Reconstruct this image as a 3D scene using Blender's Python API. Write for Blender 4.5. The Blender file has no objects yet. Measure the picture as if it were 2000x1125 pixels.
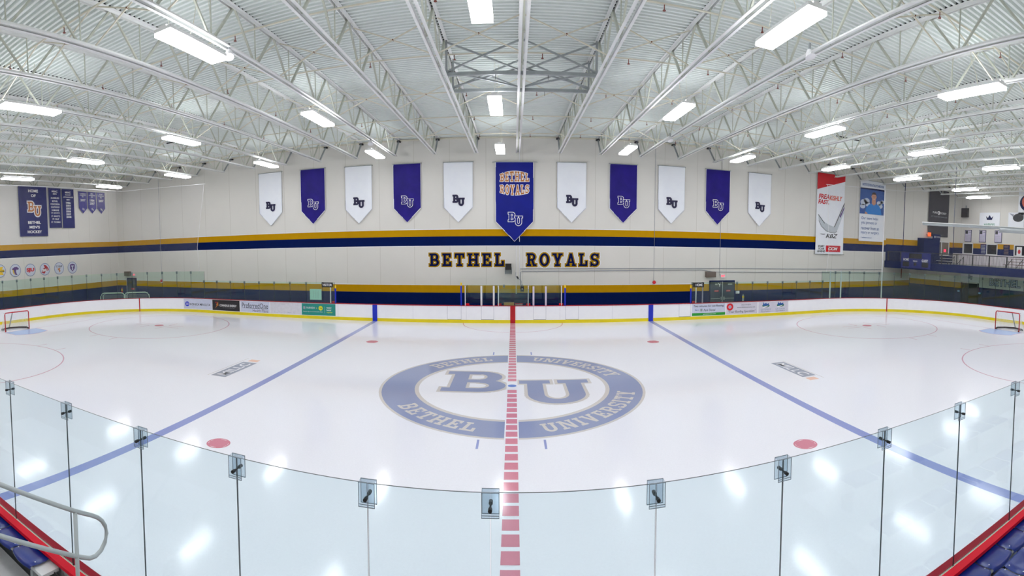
import bpy, math, random
from mathutils import Matrix, Vector
random.seed(7)
S = bpy.context.scene
COL = S.collection
PI = math.pi
R = math.radians

# ------------------------------------------------------------------ camera
# The photograph is a cylindrical panorama taken from the stands.
CAM = Vector((0.055, -16.59, 5.007)); FPX = 948.0; PITCH = 0.0554; XC = 1003.3; YC = 524.3
cd = bpy.data.cameras.new('camera')
cam = bpy.data.objects.new('camera', cd); COL.objects.link(cam)
cd.type = 'PANO'
cd.panorama_type = 'CENTRAL_CYLINDRICAL'
cd.central_cylindrical_range_u_min = -XC / FPX
cd.central_cylindrical_range_u_max = (2000 - XC) / FPX
cd.central_cylindrical_range_v_min = (YC - 1125) / FPX
cd.central_cylindrical_range_v_max = YC / FPX
cd.central_cylindrical_radius = 1.0
cam.location = CAM
cam.rotation_euler = (PI / 2 - PITCH, 0, 0)
cd.clip_start = 0.05; cd.clip_end = 300
S.camera = cam

# ------------------------------------------------------------------ world, exposure
w = bpy.data.worlds.new('world'); S.world = w; w.use_nodes = True
w.node_tree.nodes['Background'].inputs[0].default_value = (0.8, 0.85, 0.9, 1)
w.node_tree.nodes['Background'].inputs[1].default_value = 0.0
S.view_settings.view_transform = 'Standard'
S.view_settings.look = 'None'
S.view_settings.gamma = 1.0
S.view_settings.use_curve_mapping = False
S.view_settings.exposure = 0.0
LAMP = 26.0      # strength of the lamp diffusers
S.cycles.max_bounces = 10
S.cycles.diffuse_bounces = 5
S.cycles.glossy_bounces = 4
S.cycles.transmission_bounces = 4
S.cycles.transparent_max_bounces = 24
S.cycles.caustics_reflective = False
S.cycles.caustics_refractive = False
S.cycles.sample_clamp_indirect = 6.0

# ------------------------------------------------------------------ materials
def lin(c):
    f = lambda v: v / 12.92 if v <= 0.04045 else ((v + 0.055) / 1.055) ** 2.4
    return tuple(f(v / 255.0) for v in c) + (1.0,)
MATS = {}
def mat(name, rgb, rough=0.55, metal=0.0, var=0.04, scale=3.0, spec=0.5, bump=0.0, coat=0.0):
    if name in MATS: return MATS[name]
    m = bpy.data.materials.new(name); m.use_nodes = True; nt = m.node_tree; b = nt.nodes['Principled BSDF']
    tc = nt.nodes.new('ShaderNodeTexCoord'); no = nt.nodes.new('ShaderNodeTexNoise')
    no.inputs['Scale'].default_value = scale; no.inputs['Detail'].default_value = 3
    nt.links.new(tc.outputs['Object'], no.inputs['Vector'])
    rp = nt.nodes.new('ShaderNodeValToRGB'); c = lin(rgb)
    rp.color_ramp.elements[0].position = 0.3; rp.color_ramp.elements[1].position = 0.7
    rp.color_ramp.elements[0].color = tuple(max(0, v * (1 - var)) for v in c[:3]) + (1,)
    rp.color_ramp.elements[1].color = tuple(min(1, v * (1 + var)) for v in c[:3]) + (1,)
    nt.links.new(no.outputs['Fac'], rp.inputs['Fac']); nt.links.new(rp.outputs['Color'], b.inputs['Base Color'])
    b.inputs['Roughness'].default_value = rough; b.inputs['Metallic'].default_value = metal
    b.inputs['Specular IOR Level'].default_value = spec
    b.inputs['Coat Weight'].default_value = coat
    if bump:
        bp = nt.nodes.new('ShaderNodeBump'); bp.inputs['Strength'].default_value = bump; bp.inputs['Distance'].default_value = 0.02
        nt.links.new(no.outputs['Fac'], bp.inputs['Height']); nt.links.new(bp.outputs['Normal'], b.inputs['Normal'])
    MATS[name] = m; return m
def emit(name, rgb, strength):
    if name in MATS: return MATS[name]
    m = bpy.data.materials.new(name); m.use_nodes = True; nt = m.node_tree
    nt.nodes.remove(nt.nodes['Principled BSDF']); e = nt.nodes.new('ShaderNodeEmission')
    e.inputs[0].default_value = lin(rgb); e.inputs[1].default_value = strength
    nt.links.new(e.outputs[0], nt.nodes['Material Output'].inputs[0]); MATS[name] = m; return m
def glass(name, rgb, refl=0.9, haze=0.0, hazecol=(220, 235, 235)):
    m = bpy.data.materials.new(name); m.use_nodes = True; nt = m.node_tree
    nt.nodes.remove(nt.nodes['Principled BSDF'])
    t = nt.nodes.new('ShaderNodeBsdfTransparent'); t.inputs[0].default_value = lin(rgb)
    g = nt.nodes.new('ShaderNodeBsdfGlossy'); g.inputs['Roughness'].default_value = 0.02; g.inputs[0].default_value = (refl, refl, refl, 1)
    lw = nt.nodes.new('ShaderNodeLayerWeight'); lw.inputs[0].default_value = 0.5
    p5 = nt.nodes.new('ShaderNodeMath'); p5.operation = 'POWER'; p5.inputs[1].default_value = 5.0; nt.links.new(lw.outputs['Facing'], p5.inputs[0])
    fr = nt.nodes.new('ShaderNodeMath'); fr.operation = 'MULTIPLY_ADD'; fr.inputs[1].default_value = 0.9; fr.inputs[2].default_value = 0.03; nt.links.new(p5.outputs[0], fr.inputs[0])
    no = nt.nodes.new('ShaderNodeTexNoise'); no.inputs['Scale'].default_value = 1.7
    tc = nt.nodes.new('ShaderNodeTexCoord'); nt.links.new(tc.outputs['Object'], no.inputs['Vector'])
    d = nt.nodes.new('ShaderNodeBsdfDiffuse'); d.inputs[0].default_value = lin(hazecol)
    mh = nt.nodes.new('ShaderNodeMath'); mh.operation = 'MULTIPLY'; mh.inputs[1].default_value = haze * 2
    nt.links.new(no.outputs['Fac'], mh.inputs[0])
    m0 = nt.nodes.new('ShaderNodeMixShader'); nt.links.new(mh.outputs[0], m0.inputs[0])
    nt.links.new(t.outputs[0], m0.inputs[1]); nt.links.new(d.outputs[0], m0.inputs[2])
    m1 = nt.nodes.new('ShaderNodeMixShader'); nt.links.new(fr.outputs[0], m1.inputs[0])
    nt.links.new(m0.outputs[0], m1.inputs[1]); nt.links.new(g.outputs[0], m1.inputs[2])
    nt.links.new(m1.outputs[0], nt.nodes['Material Output'].inputs[0]); return m
def icemat(name, rgb, rough=0.11, var=0.02):
    m = bpy.data.materials.new(name); m.use_nodes = True; nt = m.node_tree; b = nt.nodes['Principled BSDF']
    tc = nt.nodes.new('ShaderNodeTexCoord')
    mp = nt.nodes.new('ShaderNodeMapping'); mp.inputs['Scale'].default_value = (0.25, 1.6, 1)
    nt.links.new(tc.outputs['Object'], mp.inputs['Vector'])
    n1 = nt.nodes.new('ShaderNodeTexNoise'); n1.inputs['Scale'].default_value = 1.3; n1.inputs['Detail'].default_value = 6
    nt.links.new(mp.outputs[0], n1.inputs['Vector'])
    n2 = nt.nodes.new('ShaderNodeTexNoise'); n2.inputs['Scale'].default_value = 26; n2.inputs['Detail'].default_value = 4
    nt.links.new(tc.outputs['Object'], n2.inputs['Vector'])
    rp = nt.nodes.new('ShaderNodeValToRGB'); c = lin(rgb)
    rp.color_ramp.elements[0].position = 0.3; rp.color_ramp.elements[1].position = 0.7
    rp.color_ramp.elements[0].color = tuple(v * (1 - var) for v in c[:3]) + (1,)
    rp.color_ramp.elements[1].color = tuple(min(1, v * (1 + var)) for v in c[:3]) + (1,)
    nt.links.new(n2.outputs['Fac'], rp.inputs['Fac']); nt.links.new(rp.outputs['Color'], b.inputs['Base Color'])
    mr = nt.nodes.new('ShaderNodeMapRange'); mr.inputs['To Min'].default_value = rough * 0.7; mr.inputs['To Max'].default_value = rough * 1.35
    nt.links.new(n1.outputs['Fac'], mr.inputs['Value']); nt.links.new(mr.outputs[0], b.inputs['Roughness'])
    bp = nt.nodes.new('ShaderNodeBump'); bp.inputs['Strength'].default_value = 0.008; bp.inputs['Distance'].default_value = 0.02
    nt.links.new(n1.outputs['Fac'], bp.inputs['Height']); nt.links.new(bp.outputs['Normal'], b.inputs['Normal'])
    b.inputs['IOR'].default_value = 1.31; MATS[name] = m; return m
def wallmat(name, rgb, seam_axis=0, off=-1.8, pitch=2.44):
    """painted precast concrete panels with vertical joints"""
    m = mat(name, rgb, rough=0.7, var=0.025, scale=0.35)
    nt = m.node_tree; b = nt.nodes['Principled BSDF']; rp = [n for n in nt.nodes if n.type == 'VALTORGB'][0]
    tc = [n for n in nt.nodes if n.type == 'TEX_COORD'][0]
    sp = nt.nodes.new('ShaderNodeSeparateXYZ'); nt.links.new(tc.outputs['Object'], sp.inputs[0])
    a = nt.nodes.new('ShaderNodeMath'); a.operation = 'SUBTRACT'; a.inputs[1].default_value = off - 50 * pitch; nt.links.new(sp.outputs[seam_axis], a.inputs[0])
    mo = nt.nodes.new('ShaderNodeMath'); mo.operation = 'MODULO'; mo.inputs[1].default_value = pitch; nt.links.new(a.outputs[0], mo.inputs[0])
    lt = nt.nodes.new('ShaderNodeMath'); lt.operation = 'LESS_THAN'; lt.inputs[1].default_value = 0.03; nt.links.new(mo.outputs[0], lt.inputs[0])
    mx = nt.nodes.new('ShaderNodeMixRGB'); mx.blend_type = 'MULTIPLY'; nt.links.new(rp.outputs[0], mx.inputs[1]); mx.inputs[2].default_value = (0.8, 0.79, 0.76, 1)
    nt.links.new(lt.outputs[0], mx.inputs[0]); nt.links.new(mx.outputs[0], b.inputs['Base Color']); return m
def netmat(name, rgb, pitch, width, axes=(1, 2)):
    m = bpy.data.materials.new(name); m.use_nodes = True; nt = m.node_tree; b = nt.nodes['Principled BSDF']
    b.inputs['Base Color'].default_value = lin(rgb); b.inputs['Roughness'].default_value = 0.8
    tc = nt.nodes.new('ShaderNodeTexCoord'); sp = nt.nodes.new('ShaderNodeSeparateXYZ'); nt.links.new(tc.outputs['Object'], sp.inputs[0])
    outs = []
    for a in axes:
        ad = nt.nodes.new('ShaderNodeMath'); ad.operation = 'ADD'; ad.inputs[1].default_value = 900 * pitch; nt.links.new(sp.outputs[a], ad.inputs[0])
        mo = nt.nodes.new('ShaderNodeMath'); mo.operation = 'MODULO'; mo.inputs[1].default_value = pitch; nt.links.new(ad.outputs[0], mo.inputs[0])
        lt = nt.nodes.new('ShaderNodeMath'); lt.operation = 'LESS_THAN'; lt.inputs[1].default_value = width; nt.links.new(mo.outputs[0], lt.inputs[0]); outs.append(lt)
    mx = nt.nodes.new('ShaderNodeMath'); mx.operation = 'MAXIMUM'; nt.links.new(outs[0].outputs[0], mx.inputs[0]); nt.links.new(outs[1].outputs[0], mx.inputs[1])
    nt.links.new(mx.outputs[0], b.inputs['Alpha']); return m

M_ice = icemat('ice', (245, 246, 253))
M_blue = icemat('ice_blue_paint', (152, 162, 214)); M_red = icemat('ice_red_paint', (205, 110, 140))
M_redcirc = icemat('ice_thin_red_paint', (222, 178, 194)); M_dot = icemat('ice_dot_red_paint', (216, 140, 158))
M_navy_ice = icemat('ice_navy_paint', (148, 158, 192)); M_tan_ice = icemat('ice_tan_paint', (214, 209, 206))
M_white_ice = icemat('ice_white_paint', (245, 246, 253)); M_grey_ice = icemat('ice_grey_paint', (168, 174, 190))
M_crease = icemat('ice_crease_paint', (172, 200, 246)); M_orange_ice = icemat('ice_orange_paint', (246, 205, 185))
M_bdot = icemat('ice_blue_dot_paint', (110, 140, 210))
M_wall = wallmat('painted_concrete_x', (224, 222, 215), 0)
M_wally = wallmat('painted_concrete_y', (224, 222, 215), 1, 0.2)
M_white = mat('white_paint', (238, 238, 240), 0.5)
M_gold = mat('gold_paint', (192, 144, 4), 0.8, var=0.03, spec=0.08)
M_navy = mat('navy_paint', (4, 26, 80), 0.8, var=0.05, spec=0.08)
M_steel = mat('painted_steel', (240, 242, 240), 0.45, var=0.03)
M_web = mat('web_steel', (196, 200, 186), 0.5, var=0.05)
M_deck = mat('roof_deck_paint', (226, 233, 229), 0.5, var=0.02)
M_galv = mat('galvanised_steel', (164, 170, 172), 0.45, 0.3, var=0.1)
M_rust = mat('rusty_bolt', (120, 70, 40), 0.8)
M_cream = mat('cream_pipe_paint', (222, 218, 200), 0.5)
M_copper = mat('sprinkler_brass', (130, 62, 50), 0.4, 0.3)
M_board = mat('board_plastic', (249, 249, 254), 0.28, var=0.02)
M_kick = mat('yellow_kickplate', (228, 208, 0), 0.35, var=0.03)
M_cap = mat('red_cap_plastic', (212, 16, 42), 0.5, spec=0.15)
M_capin = mat('dark_red_plastic', (160, 18, 42), 0.5, spec=0.15)
M_redp = mat('red_stripe_plastic', (180, 8, 24), 0.3)
M_bluep = mat('blue_stripe_plastic', (8, 40, 190), 0.3)
M_black = mat('black_plastic', (18, 18, 20), 0.4)
M_dark = mat('dark_grey', (48, 50, 52), 0.7)  # one plain dark grey shared by rails, rods, fittings and gap fillers
M_floor = mat('concrete_floor', (176, 176, 174), 0.8, scale=1.0)
M_seat = mat('blue_seat_plastic', (24, 44, 124), 0.25, var=0.1, scale=2.0)
M_alu = mat('aluminium', (222, 223, 224), 0.5, 0.08, var=0.06, scale=6)
M_rail = mat('grey_rail_paint', (176, 184, 186), 0.3, 0.15, var=0.03)
M_gasket = mat('white_gasket', (220, 222, 205), 0.5)
M_edge = mat('glass_edge_dark', (28, 52, 58), 0.3)
M_glass = glass('rink_glass', (246, 252, 253), haze=0.0)
M_farglass = glass('far_rink_glass', (241, 250, 246), haze=0.006, hazecol=(170, 215, 195))
M_clip = glass('acrylic_clip', (238, 243, 247), haze=0.03)
M_clipedge = mat('acrylic_clip_edge', (120, 130, 140), 0.3)
M_redpipe = mat('red_goal_pipe', (190, 18, 34), 0.3)
M_cloth_w = mat('white_banner_cloth', (244, 248, 255), 0.7, var=0.02, scale=1.5, spec=0.1)
M_cloth_b = mat('blue_banner_cloth', (36, 24, 124), 0.5, var=0.18, scale=0.9, spec=0.2)
M_cloth_r = mat('royal_banner_cloth', (16, 28, 132), 0.5, var=0.1, scale=0.9, spec=0.2)
M_navycl = mat('navy_banner_cloth', (32, 38, 104), 0.7, var=0.08, spec=0.1)
M_letnavy = mat('navy_lettering', (6, 18, 70), 0.8, spec=0.08)
M_letgold = mat('gold_lettering', (170, 132, 8), 0.8, spec=0.08)
M_orange = mat('orange_gold_print', (186, 112, 40), 0.5)
M_brown = mat('brown_box_paint', (112, 100, 92), 0.6)
M_door = mat('dark_door_paint', (52, 62, 80), 0.5)
M_red = mat('red_print', (206, 22, 38), 0.45)
M_grey = mat('grey_print', (150, 155, 165), 0.5)
M_green = mat('green_print', (30, 150, 40), 0.45)
M_teal = mat('teal_print', (22, 140, 128), 0.45)
M_yellow = mat('yellow_print', (240, 200, 20), 0.45)
M_print_blue = mat('blue_print', (40, 90, 160), 0.5)
M_purple = mat('purple_print', (82, 44, 120), 0.5)
M_wood = mat('pale_wood', (176, 146, 88), 0.6, var=0.12, scale=8)
M_skin = mat('printed_skin', (206, 150, 120), 0.6); M_hair = mat('printed_hair', (50, 36, 30), 0.7)
M_sky = mat('printed_sky', (36, 84, 160), 0.6); M_cloud = mat('printed_cloud', (196, 208, 226), 0.6)
M_shirt = mat('printed_shirt', (24, 130, 216), 0.6)
M_gloss = mat('window_dark_glass', (26, 30, 34), 0.08)
M_exit = emit('exit_sign_glow', (255, 60, 90), 1.6)
M_lamp = emit('lamp_diffuser', (252, 250, 254), LAMP)
M_lampup = emit('lamp_uplight', (246, 250, 255), LAMP * 0.35)
M_net = netmat('white_netting', (215, 215, 220), 0.045, 0.0013)
M_netx = netmat('white_netting_x', (215, 215, 220), 0.045, 0.0013, (0, 2))
M_goalnet = netmat('goal_netting', (235, 238, 240), 0.05, 0.007)

# ------------------------------------------------------------------ mesh helpers
class MB:
    def __init__(s): s.v = []; s.f = []; s.m = []
    def add(s, vs, fs, m=0):
        o = len(s.v); s.v += [tuple(v) for v in vs]; s.f += [tuple(i + o for i in f) for f in fs]; s.m += [m] * len(fs); return s
    def box(s, x0, x1, y0, y1, z0, z1, m=0):
        vs = [(x, y, z) for z in (z0, z1) for y in (y0, y1) for x in (x0, x1)]
        return s.add(vs, [(0, 2, 3, 1), (4, 5, 7, 6), (0, 1, 5, 4), (2, 6, 7, 3), (0, 4, 6, 2), (1, 3, 7, 5)], m)
    def bar(s, a, b, wx, wz, m=0, up=(0, 0, 1)):
        """rectangular bar from a to b"""
        a = Vector(a); b = Vector(b); d = (b - a).normalized(); u = Vector(up)
        if abs(d.dot(u)) > 0.99: u = Vector((1, 0, 0))
        sx = d.cross(u).normalized(); sz = sx.cross(d).normalized()
        vs = []
        for p in (a, b):
            for i, j in ((-1, -1), (1, -1), (1, 1), (-1, 1)): vs.append(p + sx * wx / 2 * i + sz * wz / 2 * j)
        return s.add(vs, [(0, 1, 2, 3), (7, 6, 5, 4), (0, 4, 5, 1), (1, 5, 6, 2), (2, 6, 7, 3), (3, 7, 4, 0)], m)
    def tube(s, pts, r, n=8, m=0, cap=True):
        pts = [Vector(p) for p in pts]; rings = []
        for i, p in enumerate(pts):
            d = ((pts[min(i + 1, len(pts) - 1)] - pts[max(i - 1, 0)])).normalized()
            u = Vector((0, 0, 1)) if abs(d.z) < 0.95 else Vector((1, 0, 0))
            sx = d.cross(u).normalized(); sy = sx.cross(d)
            rr = r[i] if isinstance(r, (list, tuple)) else r
            rings.append([p + (sx * math.cos(2 * PI * k / n) + sy * math.sin(2 * PI * k / n)) * rr for k in range(n)])
        vs = [v for g in rings for v in g]; fs = []
        for i in range(len(rings) - 1):
            for k in range(n): fs.append((i * n + k, i * n + (k + 1) % n, (i + 1) * n + (k + 1) % n, (i + 1) * n + k))
        if cap: fs.append(tuple(range(n))[::-1]); fs.append(tuple((len(rings) - 1) * n + k for k in range(n)))
        return s.add(vs, fs, m)
    def poly(s, pts, z=0.0, m=0):
        return s.add([(p[0], p[1], z) for p in pts], [tuple(range(len(pts)))], m)
    def slab(s, pts, z0, z1, m=0):
        n = len(pts); vs = [(p[0], p[1], z0) for p in pts] + [(p[0], p[1], z1) for p in pts]
        return s.add(vs, [tuple(range(n))[::-1], tuple(range(n, 2 * n))] + [(i, (i + 1) % n, n + (i + 1) % n, n + i) for i in range(n)], m)
    def disc(s, x, y, r, z=0.0, m=0, n=40, ry=None):
        ry = ry or r
        return s.poly([(x + r * math.cos(2 * PI * k / n), y + ry * math.sin(2 * PI * k / n)) for k in range(n)], z, m)
    def ring(s, x, y, r0, r1, z=0.0, m=0, n=72, a0=0.0, a1=2 * PI):
        for k in range(n):
            a = a0 + (a1 - a0) * k / n; b = a0 + (a1 - a0) * (k + 1) / n
            s.poly([(x + r0 * math.cos(a), y + r0 * math.sin(a)), (x + r1 * math.cos(a), y + r1 * math.sin(a)),
                    (x + r1 * math.cos(b), y + r1 * math.sin(b)), (x + r0 * math.cos(b), y + r0 * math.sin(b))], z, m)
        return s
    def build(s, name, mats, parent=None, mw=None, smooth=False):
        me = bpy.data.meshes.new(name); me.from_pydata(s.v, [], s.f)
        for m in (mats if isinstance(mats, (list, tuple)) else [mats]): me.materials.append(m)
        for p, i in zip(me.polygons, s.m): p.material_index = i; p.use_smooth = smooth
        me.update(); o = bpy.data.objects.new(name, me); COL.objects.link(o)
        if parent: o.parent = parent
        if mw is not None: o.matrix_local = mw
        return o
def tag(o, label=None, cat=None, group=None, kind=None):
    if label: o['label'] = label
    if cat: o['category'] = cat
    if group: o['group'] = group
    if kind: o['kind'] = kind
    return o
def empty(name, mw=None, label=None, cat=None, group=None):
    o = bpy.data.objects.new(name, None); COL.objects.link(o); o.empty_display_size = 0.1
    if mw is not None: o.matrix_world = mw
    return tag(o, label, cat, group)
def struct(o): o['kind'] = 'structure'; return o
KIDS = {}
def copy_tree(o, mw=None, label=None, parent=None):
    c = o.copy(); COL.objects.link(c)
    if parent: c.parent = parent
    if mw is not None: c.matrix_world = mw
    if label: c['label'] = label
    for ch in [x for x in list(o.children)]: copy_tree(ch, parent=c)
    return c
def frame(origin, X, Y):
    X = Vector(X).normalized(); Y = Vector(Y).normalized(); N = X.cross(Y)
    m = Matrix((X, Y, N)).transposed().to_4x4(); m.translation = Vector(origin); return m
def F_far(x, z, y=15.86): return frame((x, y, z), (1, 0, 0), (0, 0, 1))
def F_left(y, z, x=-34.28): return frame((x, y, z), (0, 1, 0), (0, 0, 1))
def F_right(y, z, x=41.26): return frame((x, y, z), (0, -1, 0), (0, 0, 1))
T = Matrix.Translation
ORD = ['zeroth', 'first', 'second', 'third', 'fourth', 'fifth', 'sixth', 'seventh', 'eighth', 'ninth', 'tenth', 'eleventh', 'twelfth',
       'thirteenth', 'fourteenth', 'fifteenth', 'sixteenth', 'seventeenth', 'eighteenth', 'nineteenth', 'twentieth']

# ------------------------------------------------------------------ plain lettering (built-in font turned to mesh)
def text(name, body, w, h, m, parent, x=0.0, y=0.0, z=0.004, bold=0.0, shear=0.0, align='C', label=None):
    """text mesh fitted to a w x h box centred on (x, y); w or h may be None to keep the proportions"""
    cu = bpy.data.curves.new(name, 'FONT'); cu.body = body; cu.size = 1.0; cu.offset = bold; cu.shear = shear; cu.resolution_u = 3
    cu.align_x = {'C': 'CENTER', 'L': 'LEFT'}[align]
    to = bpy.data.objects.new(name + '_curve', cu)
    me = bpy.data.meshes.new_from_object(to); bpy.data.objects.remove(to); bpy.data.curves.remove(cu)
    me.name = name
    xs = [v.co.x for v in me.vertices]; ys = [v.co.y for v in me.vertices]
    if not xs: return None
    x0, x1, y0, y1 = min(xs), max(xs), min(ys), max(ys)
    sx = w / (x1 - x0) if w else h / (y1 - y0); sy = h / (y1 - y0) if h else sx
    cx = (x0 + x1) / 2 if align == 'C' else x0
    for v in me.vertices: v.co = ((v.co.x - cx) * sx + x, (v.co.y - (y0 + y1) / 2) * sy + y, z)
    me.materials.clear(); me.materials.append(m)
    o = bpy.data.objects.new(name, me); COL.objects.link(o)
    if parent: o.parent = parent
    if label: o['label'] = label
    return o

# ------------------------------------------------------------------ slab-serif athletic lettering
def rc(x0, y0, x1, y1): return [(x0, y0), (x1, y0), (x1, y1), (x0, y1)]
def arc(cx, cy, rx, ry, t, a0, a1, n=10, ty=None):
    ty = ty or t; out = []
    for k in range(n):
        a = R(a0 + (a1 - a0) * k / n); b = R(a0 + (a1 - a0) * (k + 1) / n)
        out.append([(cx + (rx - t) * math.cos(a), cy + (ry - ty) * math.sin(a)), (cx + rx * math.cos(a), cy + ry * math.sin(a)),
                    (cx + rx * math.cos(b), cy + ry * math.sin(b)), (cx + (rx - t) * math.cos(b), cy + (ry - ty) * math.sin(b))])
    return out
def stroke(a, b, w):
    return [(a[0] - w / 2, a[1]), (a[0] + w / 2, a[1]), (b[0] + w / 2, b[1]), (b[0] - w / 2, b[1])]
GL = {
 'B': (0.80, [rc(.10, 0, .30, 1), rc(0, 0, .46, .16), rc(0, .84, .46, 1), rc(.2, .43, .5, .57)] + arc(.46, .715, .29, .285, .2, -90, 90, ty=.15) + arc(.46, .285, .34, .285, .21, -90, 90, ty=.16)),
 'E': (0.76, [rc(.10, 0, .30, 1), rc(0, 0, .74, .16), rc(0, .84, .70, 1), rc(.2, .42, .5, .57), rc(.56, 0, .74, .34), rc(.54, .68, .70, 1), rc(.42, .36, .54, .64)]),
 'T': (0.78, [rc(.29, 0, .49, 1), rc(.16, 0, .62, .16), rc(0, .84, .78, 1), rc(0, .66, .15, 1), rc(.63, .66, .78, 1)]),
 'H': (0.92, [rc(.10, 0, .30, 1), rc(.62, 0, .82, 1), rc(0, 0, .40, .16), rc(0, .84, .40, 1), rc(.52, 0, .92, .16), rc(.52, .84, .92, 1), rc(.2, .42, .7, .57)]),
 'L': (0.74, [rc(.10, 0, .30, 1), rc(0, 0, .74, .16), rc(0, .84, .42, 1), rc(.56, 0, .74, .42)]),
 'R': (0.86, [rc(.10, 0, .30, 1), rc(0, 0, .40, .16), rc(0, .84, .46, 1), rc(.2, .42, .5, .56), stroke((.66, 0), (.48, .5), .2), rc(.54, 0, .86, .16)] + arc(.46, .71, .31, .29, .2, -90, 90, ty=.15)),
 'O': (0.84, arc(.42, .5, .42, .51, .21, 0, 360, 24, ty=.17)),
 'Y': (0.90, [rc(.35, 0, .55, .45), rc(.22, 0, .68, .16), stroke((.45, .36), (.19, 1), .22), stroke((.45, .36), (.71, 1), .22), rc(0, .84, .38, 1), rc(.52, .84, .90, 1)]),
 'A': (0.90, [stroke((.17, 0), (.45, 1), .2), stroke((.73, 0), (.45, 1), .2), rc(.26, .24, .64, .38), rc(0, 0, .36, .15), rc(.54, 0, .90, .15)]),
 'S': (0.76, arc(.38, .72, .36, .29, .2, 20, 270, 12, ty=.15) + arc(.38, .28, .37, .29, .21, -160, 90, 12, ty=.15) + [rc(.60, .66, .73, 1), rc(.01, 0, .15, .34)]),
 'U': (0.90, [rc(.10, .36, .30, 1), rc(.60, .36, .80, 1), rc(0, .84, .40, 1), rc(.50, .84, .90, 1)] + arc(.45, .36, .35, .37, .2, 180, 360, 14, ty=.17)),
 'N': (0.96, [rc(.10, 0, .26, 1), rc(.70, 0, .86, 1), stroke((.74, 0), (.2, 1), .24), rc(0, 0, .38, .15), rc(0, .85, .30, 1), rc(.58, .85, .96, 1)]),
 'I': (0.42, [rc(.11, 0, .31, 1), rc(0, 0, .42, .16), rc(0, .84, .42, 1)]),
 'V': (0.92, [stroke((.46, 0), (.18, 1), .2), stroke((.46, 0), (.74, 1), .2), rc(0, .84, .36, 1), rc(.56, .84, .92, 1)]),
}
def inflate(p, b):
    if not b: return p
    n = len(p); ar = sum(p[i][0] * p[(i + 1) % n][1] - p[(i + 1) % n][0] * p[i][1] for i in range(n))
    if ar < 0: p = p[::-1]
    out = []
    for i in range(n):
        a, c, d = p[i - 1], p[i], p[(i + 1) % n]
        e1 = Vector((c[0] - a[0], c[1] - a[1])); e2 = Vector((d[0] - c[0], d[1] - c[1]))
        if e1.length < 1e-6 or e2.length < 1e-6: out.append(c); continue
        n1 = Vector((e1.y, -e1.x)).normalized(); n2 = Vector((e2.y, -e2.x)).normalized()
        s = n1 + n2; k = 2 * b / max(s.dot(s), 0.35)
        out.append((c[0] + s.x * k, c[1] + s.y * k))
    return out
EPS = 0.00012
def slab_word(mb, word, w, h, fmap, layers, gap=0.14, only=None):
    """layers: (inflate, lift, material index); fmap maps (x, y) of the word box to 2D"""
    tot = sum(GL[c][0] for c in word) + gap * (len(word) - 1); x = 0
    sx = w / tot
    for c in word:
        for (b, z, mi) in layers:
            for n_, p in enumerate(GL[c][1]):
                q = inflate([((x + u) * sx, v * h) for u, v in p], b * h)
                mb.poly([fmap(a, e) for a, e in q], z + n_ * EPS, mi)
        x += GL[c][0] + gap
def monogram(name, mats, parent, x, y, h, z=0.02, layers=((.09, 0, 0), (0, .004, 1))):
    """interlocked B and U, h = height of one letter; x, y is the centre of the pair"""
    mb = MB()
    for ch, ox, oy, sc in (('B', -.72, -.30, 1.0), ('U', -.02, -.72, 1.0)):
        for b, dz, mi in layers:
            lift = 0.003 if ch == 'U' else 0
            for n_, p in enumerate(GL[ch][1]):
                q = inflate([(ox * h + u * h * .95, oy * h + v * h * sc) for u, v in p], b * h)
                mb.poly([(x + a, y + e) for a, e in q], z + dz + lift * 3 + n_ * EPS, mi)
    return mb.build(name, mats, parent)

# ================================================================== THE ROOM
YW = 15.9; XL = -34.4; XR = 41.3; XLOW = 34.6; XBAL = 31.3; YB = -26.0; ZD = 11.95
def wall_bands(name, axis, pos, a0, a1, bands, wm, thick=0.3, sgn=1):
    """wall painted in horizontal bands; axis 'x' = runs along x at y=pos"""
    mb = MB(); zs = bands
    for z0, z1, mi in zs:
        if axis == 'x': mb.box(a0, a1, pos, pos + thick * sgn, z0, z1, mi)
        else: mb.box(pos, pos + thick * sgn, a0, a1, z0, z1, mi)
    return struct(mb.build(name, [wm, M_gold, M_navy, M_white]))
BANDS = [(-0.1, 1.56, 2), (1.56, 2.07, 1), (2.07, 2.11, 3), (2.11, 4.70, 0), (4.70, 4.74, 3), (4.74, 5.37, 2), (5.37, 5.83, 1), (5.83, 5.87, 3), (5.87, 12.6, 0)]
wall_bands('wall_far', 'x', YW, XL - 0.3, XBAL - 0.02, BANDS, M_wall)
wall_bands('wall_far_lower_right', 'x', YW, XBAL - 0.02, XLOW + 0.3, [(-0.1, 1.56, 2), (1.56, 2.07, 1), (2.07, 2.11, 3), (2.11, 3.3, 0)], M_wall)
wall_bands('wall_far_upper_right', 'x', YW, XBAL - 0.02, XR + 0.3, [(3.3, 5.45, 2), (5.45, 6.0, 1), (6.0, 6.04, 3), (6.04, 12.6, 0)], M_wall)
wall_bands('wall_left', 'y', XL, YB, YW, BANDS, M_wally, sgn=-1)
wall_bands('wall_right_lower', 'y', XLOW, 9.3, YW, [(-0.1, 1.8, 2), (1.8, 2.3, 1), (2.3, 2.34, 3), (2.34, 3.4, 0)], M_wally)
wall_bands('wall_right_under_balcony', 'y', XLOW, YB, 7.75, [(-0.1, 2.02, 2), (2.02, 3.4, 0)], M_wally)
mb = MB(); mb.box(XLOW, XLOW + .3, 7.75, 9.3, 2.3, 3.4); mb.box(XLOW + .9, XLOW + 1.0, 7.4, 9.6, -.1, 2.4, 1); mb.box(XLOW, XLOW + .9, 7.55, 7.75, -.1, 2.35, 1); mb.box(XLOW, XLOW + .9, 9.3, 9.5, -.1, 2.35, 1)
struct(mb.build('wall_right_doorway', [M_wally, mat('doorway_brown', (62, 58, 52), 0.7)]))
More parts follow.
